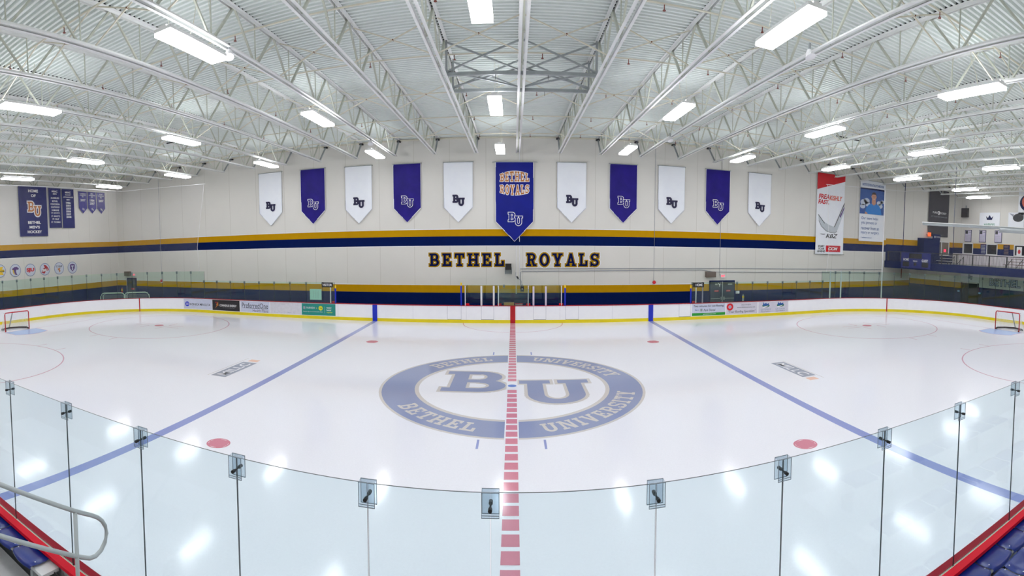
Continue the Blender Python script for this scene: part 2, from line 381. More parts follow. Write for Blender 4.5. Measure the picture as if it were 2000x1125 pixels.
# upper right wall with window openings: stripes only between the windows
mb = MB()
WIN = [(13.20, 14.55), (10.15, 11.55), (6.85, 8.20), (3.6, 4.95), (0.3, 1.65), (-3.0, -1.65)]
edges = [YW]
for a, b in WIN: edges += [b, a]
edges.append(YB)
for i in range(0, len(edges) - 1, 1):
    y1, y0 = edges[i], edges[i + 1]
    if i % 2 == 0:
        for z0, z1, mi in ((4.86, 5.48, 2), (5.48, 5.98, 1)): mb.box(XR, XR + .3, y0, y1, z0, z1, mi)
for z0, z1, mi in ((3.3, 4.86, 0), (5.98, 12.6, 0)): mb.box(XR, XR + .3, YB, YW, z0, z1, mi)
struct(mb.build('wall_right_upper', [M_wally, M_gold, M_navy]))
for i, (a, b) in enumerate(WIN):
    o = empty('window_%d' % (i + 1)); o['kind'] = 'structure'; o.location = (XR, (a + b) / 2, 5.42)
    h = (b - a) / 2
    mb = MB()
    for y0, y1, z0, z1 in ((-h, -h + .08, -.56, .56), (h - .08, h, -.56, .56), (-h, h, -.56, -.48), (-h, h, .48, .56)): mb.box(-.05, .1, y0, y1, z0, z1)
    mb.build('window_frame', M_white, o)
    MB().box(.12, .16, -h, h, -.56, .56).build('pane', M_gloss, o)
struct(MB().box(XL - .3, XR + .3, YB - .3, YB, -.1, 12.6).build('wall_back', M_wall))
struct(MB().box(XL - .3, XR + .3, YB - .3, YW + .3, -.4, -.02).build('floor', M_floor))

# corrugated roof deck, ribs running along x
mb = MB(); per = 0.2; y = YB; prof = []
while y < YW:
    prof += [(y, ZD), (y + .075, ZD), (y + .092, ZD + .09), (y + .175, ZD + .09), (y + .192, ZD)]; y += per
prof.append((y, ZD))
vs = []; fs = []
for (yy, zz) in prof: vs += [(XL - .3, yy, zz), (XR + .3, yy, zz)]
for i in range(len(prof) - 1): fs.append((2 * i, 2 * i + 1, 2 * i + 3, 2 * i + 2))
mb.add(vs, fs); mb.box(XL - .3, XR + .3, YB - .3, YW + .3, ZD + .2, ZD + .3)
struct(mb.build('ceiling', M_deck))
# wall angle that carries the deck along the far wall
struct(MB().box(XL, XR, YW - .06, YW, ZD - .12, ZD - .02).build('trim_1', M_cream))

# ------------------------------------------------------------------ balcony over the right end walkway
mb = MB(); mb.box(XBAL, XR, YB, YW, 3.55, 3.75, 0); mb.box(XBAL, XLOW + .4, YB, YW, 3.30, 3.55, 0)
bal = struct(mb.build('floor_balcony', mat('balcony_soffit', (150, 152, 148), 0.7)))
struct(MB().box(XBAL - .12, XBAL, YB, YW, 3.32, 3.95).build('trim_2', M_navy))
struct(MB().box(XBAL + .02, XBAL + .2, YB, YW, 3.75, 3.84).build('trim_3', M_gold))

# ------------------------------------------------------------------ roof joists
JX = [.33 + 2.66 * k for k in range(-13, 16)]
NODES = [3.95 + 2.37 * k for k in range(-9, 5)]
ZB = 10.65; ZT = ZD - .1
def make_joist():
    j = empty('roof_joist')
    mb = MB()
    for s in (-1, 1):
        mb.box(s * .045 - (.09 if s < 0 else 0), s * .045 + (.09 if s > 0 else 0), -19.5, 14.75, ZB, ZB + .016)
        mb.box(s * .045 - (.014 if s < 0 else 0), s * .045 + (.014 if s > 0 else 0), -19.5, 14.75, ZB, ZB + .10)
    mb.build('bottom_chord', M_steel, j)
    mb = MB()
    for s in (-1, 1):
        mb.box(s * .04 - (.085 if s < 0 else 0), s * .04 + (.085 if s > 0 else 0), -19.5, YW - .02, ZD - .016, ZD - .001)
        mb.box(s * .04 - (.012 if s < 0 else 0), s * .04 + (.012 if s > 0 else 0), -19.5, YW - .02, ZD - .10, ZD - .001)
    mb.build('top_chord', M_steel, j)
    MB().box(-.11, .11, -19.5, YW - .02, ZD + .002, ZD + .085).build('shaded_unpainted_gap', M_dark, j)  # dark bar filling the flutes, stands for their shade and unpainted steel
    h = 1.185
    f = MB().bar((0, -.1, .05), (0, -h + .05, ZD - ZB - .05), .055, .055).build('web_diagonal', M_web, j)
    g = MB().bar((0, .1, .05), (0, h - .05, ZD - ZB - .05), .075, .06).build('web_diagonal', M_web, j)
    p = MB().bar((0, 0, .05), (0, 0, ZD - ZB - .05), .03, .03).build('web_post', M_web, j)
    first = True
    for y in NODES:
        for src in (f, g, p):
            o = src if first else src.copy()
            if not first: COL.objects.link(o); o.parent = j
            o.location = (0, y, ZB)
        first = False
    MB().bar((0, 14.62, ZB + .06), (0, YW - .12, ZD - .1), .09, .07).build('end_diagonal', M_galv, j)
    MB().bar((0, 14.5, ZB + .06), (0, NODES[-1] + h, ZD - .06), .04, .04).build('web_post', M_web, j)
    MB().box(-.12, .12, YW - .22, YW - .01, ZD - .2, ZD - .1).build('bearing_seat', M_dark, j)
    return j
def rel(k, noun, base):
    if k == 0: return base
    return None
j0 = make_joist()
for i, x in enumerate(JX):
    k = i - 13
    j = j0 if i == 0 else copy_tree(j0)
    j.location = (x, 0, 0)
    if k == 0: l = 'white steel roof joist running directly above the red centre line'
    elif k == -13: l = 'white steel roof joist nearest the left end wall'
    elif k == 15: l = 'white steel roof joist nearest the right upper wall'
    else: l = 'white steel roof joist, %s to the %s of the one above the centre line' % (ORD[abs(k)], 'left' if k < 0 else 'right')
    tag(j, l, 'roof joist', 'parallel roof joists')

# cross bracing between neighbouring joists
def make_brace():
    o = empty('cross_brace'); w = 2.66
    MB().bar((.06, 0, ZB + .1), (w - .06, 0, ZD - .12), .035, .035).build('brace_bar', M_cream, o)
    MB().bar((.06, .04, ZD - .12), (w - .06, .04, ZB + .1), .035, .035).build('brace_bar', M_cream, o)
    MB().tube([(w / 2, -.03, (ZB + ZD) / 2 - .01), (w / 2, .08, (ZB + ZD) / 2 - .01)], .022, 6).build('bolt', M_rust, o)
    return o
b0 = None
for rn, y in enumerate((10.3, 4.15, -1.6, -7.4)):
    row = ('row nearest the far wall', 'second row from the far wall', 'third row from the far wall', 'row nearest the camera')[rn]
    for i in range(len(JX) - 1):
        k = i - 13
        if abs(JX[i] + 1.33) > (y + 16.6) * 2.1 + 3: continue
        if b0 is None: b0 = make_brace(); o = b0
        else: o = copy_tree(b0)
        o.location = (JX[i], y, 0)
        if k >= 0: l = 'X brace %s bay right of the centre line joist, %s' % (ORD[k + 1], row)
        else: l = 'X brace %s bay left of the centre line joist, %s' % (ORD[-k], row)
        tag(o, l, 'brace', 'cross braces, ' + row)

# sprinkler pipes
def make_head():
    mb = MB(); mb.tube([(0, 0, -.02), (0, 0, -.16)], .014, 6); mb.tube([(0, 0, -.16), (0, 0, -.19)], [.03, .05], 8)
    return mb
h0 = None
for n, y in enumerate((13.1, 9.0, 4.8, .56, -3.6, -7.8)):
    p = empty('sprinkler_pipe', T((0, y, 11.52)), 'cream sprinkler pipe under the roof deck, %s' %
              ('nearest the far wall' if n == 0 else ORD[n + 1] + ' from the far wall' if n < 5 else 'nearest the camera'), 'pipe', 'sprinkler pipes under the roof')
    MB().tube([(XL + .1, 0, 0), (XR - .1, 0, 0)], .028, 8).build('pipe_run', M_cream, p)
    x = XL + 1.9
    while x < XR - .5:
        if abs(x) < (y + 16.6) * 2.0 + 3:
            if h0 is None: h0 = make_head().build('sprinkler_head', M_copper, p); o = h0
            else: o = h0.copy(); COL.objects.link(o); o.parent = p
            o.location = (x, 0, 0)
        x += 3.05

# grey bracing frame between three joists at the middle
fr = empty('bracing_frame', T((0.33, 0, 0)), 'grey steel bracing frame slung between the joists above centre ice', 'steel frame')
for y in (.3, 2.15):
    MB().box(-2.6, 2.6, y - .055, y + .055, ZB + .04, ZB + .15).build('beam', M_galv, fr)
    for s in (-1, 1):
        MB().bar((s * 2.56, y, ZB + .2), (s * .06, y, ZD - .1), .07, .05).build('brace', M_galv, fr)
        MB().bar((s * .06, y + .06, ZB + .2), (s * 2.56, y + .06, ZD - .1), .07, .05).build('brace', M_galv, fr)
        MB().bar((s * 2.58, y, ZB + .1), (s * 2.58, y, ZD - .05), .07, .07).build('post', M_galv, fr)
for s in (-1, 1):
    MB().bar((s * 2.56, .3, ZB + .2), (s * .06, 2.15, ZB + .2), .06, .05).build('flat_brace', M_galv, fr)
    MB().bar((s * .06, .3, ZB + .26), (s * 2.56, 2.15, ZB + .26), .06, .05).build('flat_brace', M_galv, fr)
    for y in (.3, 2.15): MB().tube([(s * .9, y, ZB + .12), (s * .9, y, ZB - .12)], .008, 6).build('hook_rod', M_dark, fr)

# ------------------------------------------------------------------ lamps
LZ = 10.32
def make_lamp():
    o = empty('ceiling_light')
    w, l = .26, 1.22
    mb = MB()
    for x0, x1, y0, y1 in ((-w, -w + .012, -l, l), (w - .012, w, -l, l), (-w, w, -l, -l + .012), (-w, w, l - .012, l)): mb.box(x0, x1, y0, y1, 0, .08)
    mb.box(-.11, .11, -l + .01, l - .01, .08, .13)
    mb.build('housing', M_steel, o)
    MB().box(-w + .004, w - .004, -l + .004, l - .004, -.095, .0).build('diffuser', M_lamp, o)
    mb = MB(); mb.box(-w + .02, -.13, -l + .05, l - .05, .075, .08); mb.box(.13, w - .02, -l + .05, l - .05, .075, .08)
    mb.build('uplight_slot', M_lampup, o)
    for s in (-1, 1): MB().tube([(0, s * 1.0, .13), (0, s * .9, .55), (0, s * .75, ZD - LZ - .02)], .006, 5).build('hanging_wire', M_cream, o)
    MB().tube([(.05, -.2, .13), (.12, -.1, .5), (.06, .1, 1.0), (.1, .2, 1.58)], .011, 6).build('power_cord', M_cream, o)
    return o
LAMPS = [(-.69, -5.9, 'centre', 1), (-.65, 2.66, 'centre', 2), (-.72, 11.54, 'centre', 3),
 (-7.8, -6.18, 'first column left', 1), (-8.01, 2.69, 'first column left', 2), (-8.12, 11.65, 'first column left', 3),
 (6.4, -6.3, 'first column right', 1), (6.57, 2.19, 'first column right', 2), (6.55, 10.87, 'first column right', 3),
 (-14.8, -6.65, 'second column left', 1), (-15.1, 2.34, 'second column left', 2), (-15.5, 11.6, 'second column left', 3),
 (12.95, -6.92, 'second column right', 1), (13.39, 1.64, 'second column right', 2), (13.68, 10.48, 'second column right', 3),
 (-22.0, 1.92, 'third column left', 2), (-22.7, 11.22, 'third column left', 3),
 (19.7, .88, 'third column right', 2), (20.03, 9.31, 'third column right', 3),
 (-28.93, 1.48, 'fourth column left', 2), (-29.9, 10.96, 'fourth column left', 3),
 (25.28, -.21, 'fourth column right', 2), (26.25, 8.63, 'fourth column right', 3)]
HID = [(x, y, None, 0) for x in (-29, -22) for y in (-5.8,)] + [(x, -6.9, None, 0) for x in (19.9, 26, 33)] + [(33, y, None, 0) for y in (0, 8.3)] + \
      [(x, -14.6, None, 0) for x in (-29, -22, -15, -8, -.7, 6.5, 13.4, 20, 26.5)] + [(x, -21.5, None, 0) for x in (-29, -22, -15, -8, -.7, 6.5, 13.4, 20, 26.5, 33)] + \
      [(38, 10.5, None, 0), (38, 3, None, 0)]  # unseen lamps continuing the rows, added for more light on the ceiling
l0 = None
for (x, y, c, n) in LAMPS + HID:
    if l0 is None: l0 = make_lamp(); o = l0
    else: o = copy_tree(l0)
    o.location = (x, y, LZ)
    if c:
        far = {1: 'nearest row', 2: 'middle row', 3: 'row by the far wall'}[n]
        if c == 'centre': l = 'bright hanging lamp in the %s, column beside the centre line joist' % far
        else: l = 'bright hanging lamp in the %s, %s of the centre' % (far, c)
    else:
        l = 'added rectangular hanging lamp over the stands or beyond the frame, near x %d y %d' % (round(x), round(y))
        l = 'added unseen rectangular hanging lamp outside the visible rows'
    tag(o, l, 'ceiling light', 'rows of hanging lamps')
# little white loudspeakers hanging from the joists
s0 = None
for x, y, l in ((-7.6, -4.75, 'white loudspeaker on a joist beside the near left lamp'), (7.95, -4.95, 'white loudspeaker on a joist beside the near right lamp'),
                (-7.65, 9.1, 'white loudspeaker on a joist left of the centre, near the far wall'), (8.15, 8.0, 'white loudspeaker on a joist right of the centre, near the far wall')):
    if s0 is None:
        s0 = empty('ceiling_speaker'); mb = MB()
        mb.tube([(0, 0, .22), (0, 0, .12), (.02, -.05, 0)], [.06, .11, .16], 12); mb.build('horn', M_white, s0, smooth=False)
        MB().box(-.03, .03, -.03, .03, .2, .4).build('bracket', M_galv, s0); o = s0
    else: o = copy_tree(s0)
    o.location = (x, y, ZB - .28); tag(o, l, 'loudspeaker', 'loudspeakers under the joists')
# dark duct pieces glimpsed between the joists
for x, y, l in ((-19, 6.8, 'dark thin rail hung under the deck on the left'), (18.6, 6.3, 'dark thin rail hung under the deck on the right')):
    tag(MB().box(x - .9, x + .9, y - .03, y + .03, ZD - .42, ZD - .36).build('hanging_rail', M_dark), l, 'rail')
# grey heater tubes over the right stands
hx = T((0, 0, 0))
t = empty('heater_tube', None, 'long grey radiant heater tube hanging across the right end', 'heater')
HT = T1 = None
MB().tube([(21.0, 2.2, 6.55), (30, -6.0, 6.55)], .085, 10).build('tube', M_galv, t)
MB().slab([(20.9, 2.15), (21.1, 2.35), (30.1, -5.85), (29.9, -6.05)], 6.62, 6.66).build('reflector', M_steel, t)
for q in (.15, .5, .85): MB().tube([(21 + 9 * q, 2.2 - 8.2 * q, 6.6), (21 + 9 * q, 2.2 - 8.2 * q, ZB)], .006, 5).build('hanger', M_galv, t)
t = empty('heater_tube', None, 'shorter thick grey heater tube just below the long one at the right edge', 'heater')
MB().tube([(23.3, -1.6, 6.35), (28, -6.2, 6.35)], .13, 10).build('tube', M_galv, t)
for q in (.3, .8): MB().tube([(23.3 + 4.7 * q, -1.6 - 4.6 * q, 6.4), (23.3 + 4.7 * q, -1.6 - 4.6 * q, ZB)], .006, 5).build('hanger', M_galv, t)

# ------------------------------------------------------------------ ice with its painted markings
HL, HW, RC = 30.48, 12.95, 8.53
def rink_outline(off=0.0, n=24):
    pts = []; r = RC + off
    for cx, cy, a0 in ((HL - RC, HW - RC, 0), (-(HL - RC), HW - RC, 90), (-(HL - RC), -(HW - RC), 180), (HL - RC, -(HW - RC), 270)):
        for k in range(n + 1):
            a = R(a0 + 90 * k / n); pts.append((cx + r * math.cos(a), cy + r * math.sin(a)))
    return pts
ice = MB().slab(rink_outline(.03), -.02, 0.0).build('ice_sheet', M_ice)
tag(ice, 'white ice of the hockey rink with painted lines and centre logo', 'ice rink')
def mark(name, mb, mats, label=None):
    o = mb.build(name, mats, ice)
    if label: o['label'] = label
    return o
FT = .3048; Z1, Z2, Z3, Z4 = .002, .004, .006, .008
for s in (-1, 1):
    x = s * 28.5 * FT
    mark('blue_line', MB().poly([(x - .1524, -HW), (x + .1524, -HW), (x + .1524, HW), (x - .1524, HW)], Z1), M_blue, 'blue line on the %s' % ('left' if s < 0 else 'right'))
    gx = s * 89 * FT; yy = (HW - RC) + math.sqrt(RC ** 2 - (abs(gx) - (HL - RC)) ** 2)
    mark('goal_line', MB().poly([(gx - .025, -yy), (gx + .025, -yy), (gx + .025, yy), (gx - .025, yy)], Z1), M_redcirc)
    mb = MB(); cx = gx; r = 1.83
    pts = [(gx, -1.22), (gx, 1.22)] + [(gx - s * 1.37, 1.22)] + [(gx - s * (1.37 + .46 * math.cos(R(a))), -1.22 * math.sin(R(a)) * -1 * -1) for a in range(-80, 81, 10)] + [(gx - s * 1.37, -1.22)]
    pts = [(gx, 1.22)] + [(gx - s * 1.83 * math.cos(math.asin(min(1, abs(q) / 1.83))) * 1.0, q) for q in [1.22 - .122 * i for i in range(21)]] + [(gx, -1.22)]
    mark('goal_crease', MB().poly(pts, Z1), M_crease, 'pale blue goal crease')
    mb = MB()
    for a, b in zip(pts[:-1], pts[1:]):
        mb.bar((a[0], a[1], Z2), (b[0], b[1], Z2), .05, .001)
    mark('crease_outline', mb, M_redcirc)
    for sy in (-1, 1):
        ex, ey = s * 69 * FT, sy * 22 * FT
        mb = MB().ring(ex, ey, 4.572 - .06, 4.572, Z1)
        for t_ in (-1, 1):
            for q in (-1, 1): mark('circle_tick', MB().poly([(ex + q * .84 + a, ey + t_ * b) for a, b in ((-.025, 4.55), (.025, 4.55), (.025, 5.18), (-.025, 5.18))], Z1), M_redcirc)
        mark('faceoff_circle', mb, M_redcirc)
        mb = MB(); mb.disc(ex, ey, .3048, Z1)
        mark('faceoff_spot', mb, M_dot)
        for qx in (-1, 1):
            for qy in (-1, 1):
                mb = MB(); a, b = ex + qx * .61, ey + qy * .23
                mb.poly([(a, b), (a + qx * 1.22, b), (a + qx * 1.22, b + qy * .05), (a, b + qy * .05)], Z1)
                mb.poly([(a, b), (a + qx * .05, b), (a + qx * .05, b + qy * .9), (a, b + qy * .9)], Z1)
                mark('corner_mark', mb, M_redcirc)
        nx = s * 23 * FT
        mb = MB(); mb.ring(nx, ey, .26, .3048, Z1); mb.slab([(nx + u, ey + v) for u, v in ((-.19, -.24), (.19, -.24), (.26, 0), (.19, .24), (-.19, .24), (-.26, 0))], Z1, Z1 + .0005)
        mark('neutral_spot', mb, M_dot, 'red spot between the blue lines')
# red centre line: dashes with pale gaps
mb = MB(); mb.poly([(-.19, -HW), (.19, -HW), (.19, HW), (-.19, HW)], Z3, 1)
y = -HW
while y < HW:
    if abs(y + .15) > .25: mb.poly([(-.1524, y), (.1524, y - .0), (.1524, min(HW, y + .34)), (-.1524, min(HW, y + .34))], Z4, 0)
    y += .45
mark('centre_line', mb, [M_dot, M_white_ice], 'broken red centre line')
for m_ in (M_dot,): pass
mb = MB().ring(0, HW, 3.0, 3.06, Z1, a0=PI, a1=2 * PI); mark('referee_crease', mb, M_redcirc)
mb = MB()
mb.ring(0, 0, 3.34, 4.48, Z1, 0); mb.ring(0, 0, 3.22, 3.36, Z1 + .001, 1); mb.ring(0, 0, 4.48, 4.572, Z1, 1)
def ringmap(rad, a_c, spread, h, inner=False):
    def f(x, y):
        a = a_c - x if not inner else a_c + x
        r = rad + y if not inner else rad - y
        return (r * math.cos(a), r * math.sin(a))
    return f
for word, ac, half, inner in (('BETHEL', 123, 20, False), ('UNIVERSITY', 46, 31, False), ('BETHEL', -125, 21, True), ('UNIVERSITY', -46, 32, True)):
    wd = R(half * 2)
    base = 3.62 if not inner else 4.22
    slab_word(mb, word, wd, .60, (lambda x, y, ac=ac, wd=wd, inner=inner, base=base:
        ((base + y) * math.cos(R(ac) - (x - wd / 2)), (base + y) * math.sin(R(ac) - (x - wd / 2))) if not inner else
        ((base - y) * math.cos(R(ac) + (x - wd / 2)), (base - y) * math.sin(R(ac) + (x - wd / 2)))), [(0, Z2, 1)])
for ch, x0, y0, wd, ht in (('B', -2.42, -.70, 2.2, 2.5), ('U', .25, -1.85, 2.45, 2.5)):
    gw = GL[ch][0]
    mb_n = 0
    for b, z, mi in ((.045, Z2, 1), (0, Z2 + .001, 0)):
        for p in GL[ch][1]:
            q = inflate([(x0 + u / gw * wd, y0 + v * ht) for u, v in p], b * ht); mb.poly(q, z + mb_n * .00004, mi); mb_n += 1
mb.ring(0, 0, 0, .15, Z4 + .001, 2, 24)
mark('centre_logo', mb, [M_navy_ice, M_tan_ice, M_bdot], 'navy ring and letters BU at centre ice')
for s in (-1, 1):
    for q in (-1, 1):
        mb = MB(); mb.poly([(q * .84 + a, s * b) for a, b in ((-.03, 4.6), (.03, 4.6), (.03, 5.15), (-.03, 5.15))], Z1)
        mark('centre_tick', mb, M_blue)
for s, yo in ((-1, 0), (1, 0)):
    x0, x1 = (-11.1, -10.35) if s < 0 else (10.4, 11.1)
    o = empty('ice_advert'); o.parent = ice
    mb = MB(); mb.poly([(x0 + .08, -1.45), (x1 - .0, -1.45), (x1, .95), (x0 + .08, .95)], Z1, 0)
    mb.poly([(x0 + .2, 1.1), (x1 - .1, 1.1), (x1 - .1, 1.45), (x0 + .2, 1.45)], Z1, 1) if s < 0 else mb.poly([(x0 + .1, -1.95), (x1 - .2, -1.95), (x1 - .2, -1.6), (x0 + .1, -1.6)], Z1, 1)
    mb.poly([(x0 - .06, -1.5), (x0 - .03, -1.5), (x0 - .03, 1.6), (x0 - .06, 1.6)], Z1, 2) if s < 0 else mb.poly([(x1 + .05, -1.9), (x1 + .08, -1.9), (x1 + .08, 1.1), (x1 + .05, 1.1)], Z1, 2)
    b = mb.build('advert_block', [M_grey_ice, M_orange_ice, M_tan_ice], o)
    tx = text('advert_lettering', 'MILLC', 2.0, .42, M_white_ice, o, 0, 0, 0, bold=.01)
    tx.matrix_local = frame(((x0 + x1) / 2 + .03, -.25, Z2), (0, 1 if s < 0 else -1, 0), (-1 if s < 0 else 1, 0, 0))
    o['label'] = 'faded grey advert painted in the ice, %s' % ('left' if s < 0 else 'right')

# ------------------------------------------------------------------ boards
BO = rink_outline(0)
def ringstrip(prof, n=24):
    mb = MB(); loops = [rink_outline(d, n) for d, z in prof]; N = len(loops[0]); vs = []
    for (d, z), lp in zip(prof, loops): vs += [(x, y, z) for x, y in lp]
    K = len(prof); fs = []
    for k in range(K):
        k2 = (k + 1) % K
        for i in range(N):
            j = (i + 1) % N; fs.append((k * N + i, k * N + j, k2 * N + j, k2 * N + i))
    return mb.add(vs, fs)
boards = empty('dasher_boards', None, 'white dasher boards with yellow kickplate and red cap around the ice', 'boards')
ringstrip([(0, .19), (0, 1.05), (.10, 1.05), (.10, .0), (.06, 0), (.06, .19)]).build('board_panels', M_board, boards)
ringstrip([(-.012, 0), (-.012, .2), (.05, .2), (.05, 0)]).build('kick_plate', M_kick, boards)
mb = ringstrip([(-.03, 1.05), (-.03, 1.075), (.075, 1.075), (.075, 1.05)]); mb.build('cap_rail', M_capin, boards)
mb = ringstrip([(.105, 1.05), (.105, 1.075), (.215, 1.075), (.215, 1.03), (.105, 1.03)]); mb.build('outer_cap_rail', M_cap, boards)
ringstrip([(.076, 1.05), (.076, 1.068), (.084, 1.068), (.084, 1.05)]).build('gasket', M_gasket, boards)
ringstrip([(.095, 1.05), (.095, 1.072), (.104, 1.072), (.104, 1.05)]).build('gasket', M_gasket, boards)
for x, m_, nm in ((0, M_redp, 'red_stripe'), (-28.5 * FT, M_bluep, 'blue_stripe'), (28.5 * FT, M_bluep, 'blue_stripe')):
    for s in (-1, 1):
        w = .155
        MB().box(x - w, x + w, s * (HW - .02), s * (HW + .01), 0.001, 1.076).build(nm, m_, boards)
for s in (-1, 1):
    gx = s * 89 * FT; yy = (HW - RC) + math.sqrt(RC ** 2 - (abs(gx) - (HL - RC)) ** 2)
    for sy in (-1, 1):
        nrm = Vector((s * (abs(gx) - (HL - RC)), sy * (yy - (HW - RC)), 0)).normalized()
        p = Vector((gx, sy * yy, 0)) - nrm * .016
        tg = Vector((-nrm.y, nrm.x, 0))
        mb = MB(); mb.add([p - tg * .04, p + tg * .04, p + tg * .04 + Vector((0, 0, 1.07)), p - tg * .04 + Vector((0, 0, 1.07))], [(0, 1, 2, 3)])
        mb.add([p - tg * .04 + nrm * .012, p + tg * .04 + nrm * .012, p + tg * .04 + nrm * .012 + Vector((0, 0, 1.07)), p - tg * .04 + nrm * .012 + Vector((0, 0, 1.07))], [(3, 2, 1, 0)])
        mb.build('goal_line_stripe', M_redp, boards)
M_seam = mat('board_seam', (176, 178, 190), 0.5)
for a, b in ((-4.03, -3.17), (-1.93, -1.17), (1.27, 2.03), (3.25, 4.05), (10.6, 11.4), (22.75, 23.6)):
    if a > 20: continue
    mb = MB()
    for x in (a, b): mb.box(x - .008, x + .008, HW - .004, HW + .01, .21, 1.04)
    mb.box(a, b, HW - .006, HW + .01, .205, .225, 1)
    mb.build('gate', [M_seam, M_dark], boards)
for x in (-21.9, -2.85, -.24, .24, 2.9, 6.2, -6.2, -11.2, 11.4, 18.95): MB().box(x - .004, x + .004, HW - .003, HW + .01, .21, 1.04).build('panel_seam', M_seam, boards)

# ------------------------------------------------------------------ rink glass
def pane(x0, y0, x1, y1, z0, z1, label, group, gm=M_glass, th=.0127, g=.004):
    a = Vector((x0, y0, 0)); b = Vector((x1, y1, 0)); d = (b - a); L = d.length; d.normalize(); n = Vector((-d.y, d.x, 0))
    a = a + d * g; b = b - d * g
    vs = []
    for z in (z0, z1):
        for p in (a - n * th / 2, b - n * th / 2, b + n * th / 2, a + n * th / 2): vs.append((p.x, p.y, z))
    mb = MB(); mb.add(vs, [(0, 1, 5, 4), (2, 3, 7, 6)], 0); mb.add(vs, [(1, 2, 6, 5), (3, 0, 4, 7), (4, 5, 6, 7), (0, 3, 2, 1)], 1)
    if gm is M_farglass:
        for p in (a, b): mb.bar((p.x, p.y, z0), (p.x, p.y, z1), .016, .016, 1)
    o = mb.build('rink_glass', [gm, M_edge]); return tag(o, label, 'glass pane', group)
def make_clip():
    o = empty('glass_clip'); w = .067; th = .004
    mb = MB()
    mb.box(-w, w, -.034, -.034 + th, -.185, .012); mb.box(-w, w, .030, .030 + th, -.185, .012)
    mb.box(-w, w, -.034, .034, .010, .014)
    mb.build('clear_strap', M_clip, o)
    mb = MB()
    for z in (-.185, .012):
        for y in (-.035, .031): mb.box(-w, w, y, y + .006, z, z + .004)
    for x in (-w, w - .003):
        for y in (-.035, .031): mb.box(x, x + .003, y, y + .006, -.185, .012)
    for y in (-.035,): mb.box(-w, w, y, y + .005, -.165, -.161)
    mb.build('strap_edge', M_clipedge, o)
    mb = MB(); mb.tube([(0, -.075, -.105), (0, -.04, -.105)], .016, 10); mb.tube([(0, -.05, -.105), (0, .07, -.105)], .008, 8); mb.tube([(0, .036, -.105), (0, .075, -.105)], .016, 10)
    mb.build('bolt', M_black, o, smooth=False)
    return o
clip0 = make_clip(); clip_used = [False]
def clip(x, y, z, rot, label, group):
    o = clip0 if not clip_used[0] else copy_tree(clip0); clip_used[0] = True
    o.location = (x, y, z); o.rotation_euler = (0, 0, rot); return tag(o, label, 'glass clip', group)
# near side: tall seamless panes right in front of the stands
ZG = 3.12; YG = -(HW + .089)
NJ = [-8.8, -7.5, -6.14, -4.76, -3.48, -2.29, -1.08, -.12, 1.16, 2.32, 3.56, 4.85, 6.19, 7.5, 8.8]
NM = {-6.14: 'at the far left', -4.76: 'crossing the aisle rail', -3.48: 'second left of the blue line crossing', -2.29: 'below the left red spot'}
cn = ['outermost left', 'second outermost left', 'leftmost in view, beyond the aisle rail', 'above the aisle rail post', 'where the left blue line passes behind',
      'below the near left red spot', 'left of the centre one', 'beside the red centre line', 'right of the centre one', 'below the near right red spot',
      'where the right blue line passes behind', 'above the right blue seats', 'rightmost in view', 'second outermost right', 'outermost right']
for i in range(len(NJ) - 1):
    k = i - 6
    side = 'left' if k <= 0 else 'right'
    l = 'tall clear near glass pane, %s to the %s of the clip beside the centre line' % (ORD[(1 - k) if k <= 0 else k], side)
    pane(NJ[i], YG, NJ[i + 1], YG, 1.05, ZG, l, 'near rink glass')
for x, n_ in zip(NJ, cn): clip(x, YG, ZG, 0, 'clear clip with black bolt on near glass, ' + n_, 'clips on the near glass')
# far side low panes
ZL = 2.44; YF = HW + .089
def far_run(xs, side):
    n = len(xs)
    for i in range(n - 1):
        q = i + 1
        l = 'low clear pane of the far boards %s the %s sign, %s from it' % (('left of', 'visitor bench', ORD[q]) if side < 0 else ('right of', 'home bench', ORD[q]))
        pane(xs[i], YF, xs[i + 1], YF, 1.05, ZL, l, 'low far glass', M_farglass)
    for i in range(1 if side < 0 else 0, n):
        clip(xs[i], YF, ZL, 0, 'clear clip on far low glass %s of the benches, %s from them' % ('left' if side < 0 else 'right', ORD[i + 1]), 'clips on the far glass')
far_run([-11.45, -12.3, -13.5, -14.72, -15.94, -17.16, -18.38, -19.6, -20.8, -22.0], -1)
far_run([11.52, 12.27, 13.6, 14.8, 16.0, 17.2, 18.45, 19.65, 20.85, 22.05], 1)
# end glass: corner arcs then the end straight
for s in (-1, 1):
    pts = []; n = 11; cx, cy = s * (HL - RC), HW - RC; r = RC + .089
    for k in range(n + 1):
        a = R(90 - 90 * k / n); pts.append((cx + s * r * math.cos(a), cy + r * math.sin(a)))
    y = cy
    while y > -3.5: y -= 1.22; pts.append((s * (HL + .089), y))
    for i in range(len(pts) - 1):
        l = 'tall greenish pane of the %s end glass, %s from the low far glass' % ('left' if s < 0 else 'right', ORD[i + 1])
        p, q = pts[i], pts[i + 1]
        pane(p[0], p[1], q[0], q[1], 1.05, 3.14, l, 'end glass', M_farglass)
        if i:
            d = Vector((q[0] - pts[i - 1][0], q[1] - pts[i - 1][1]))
            clip(p[0], p[1], 3.14, math.atan2(d.y, d.x), 'clear clip on the %s end glass, %s from the low far glass' % ('left' if s < 0 else 'right', ORD[i]), 'clips on the end glass')
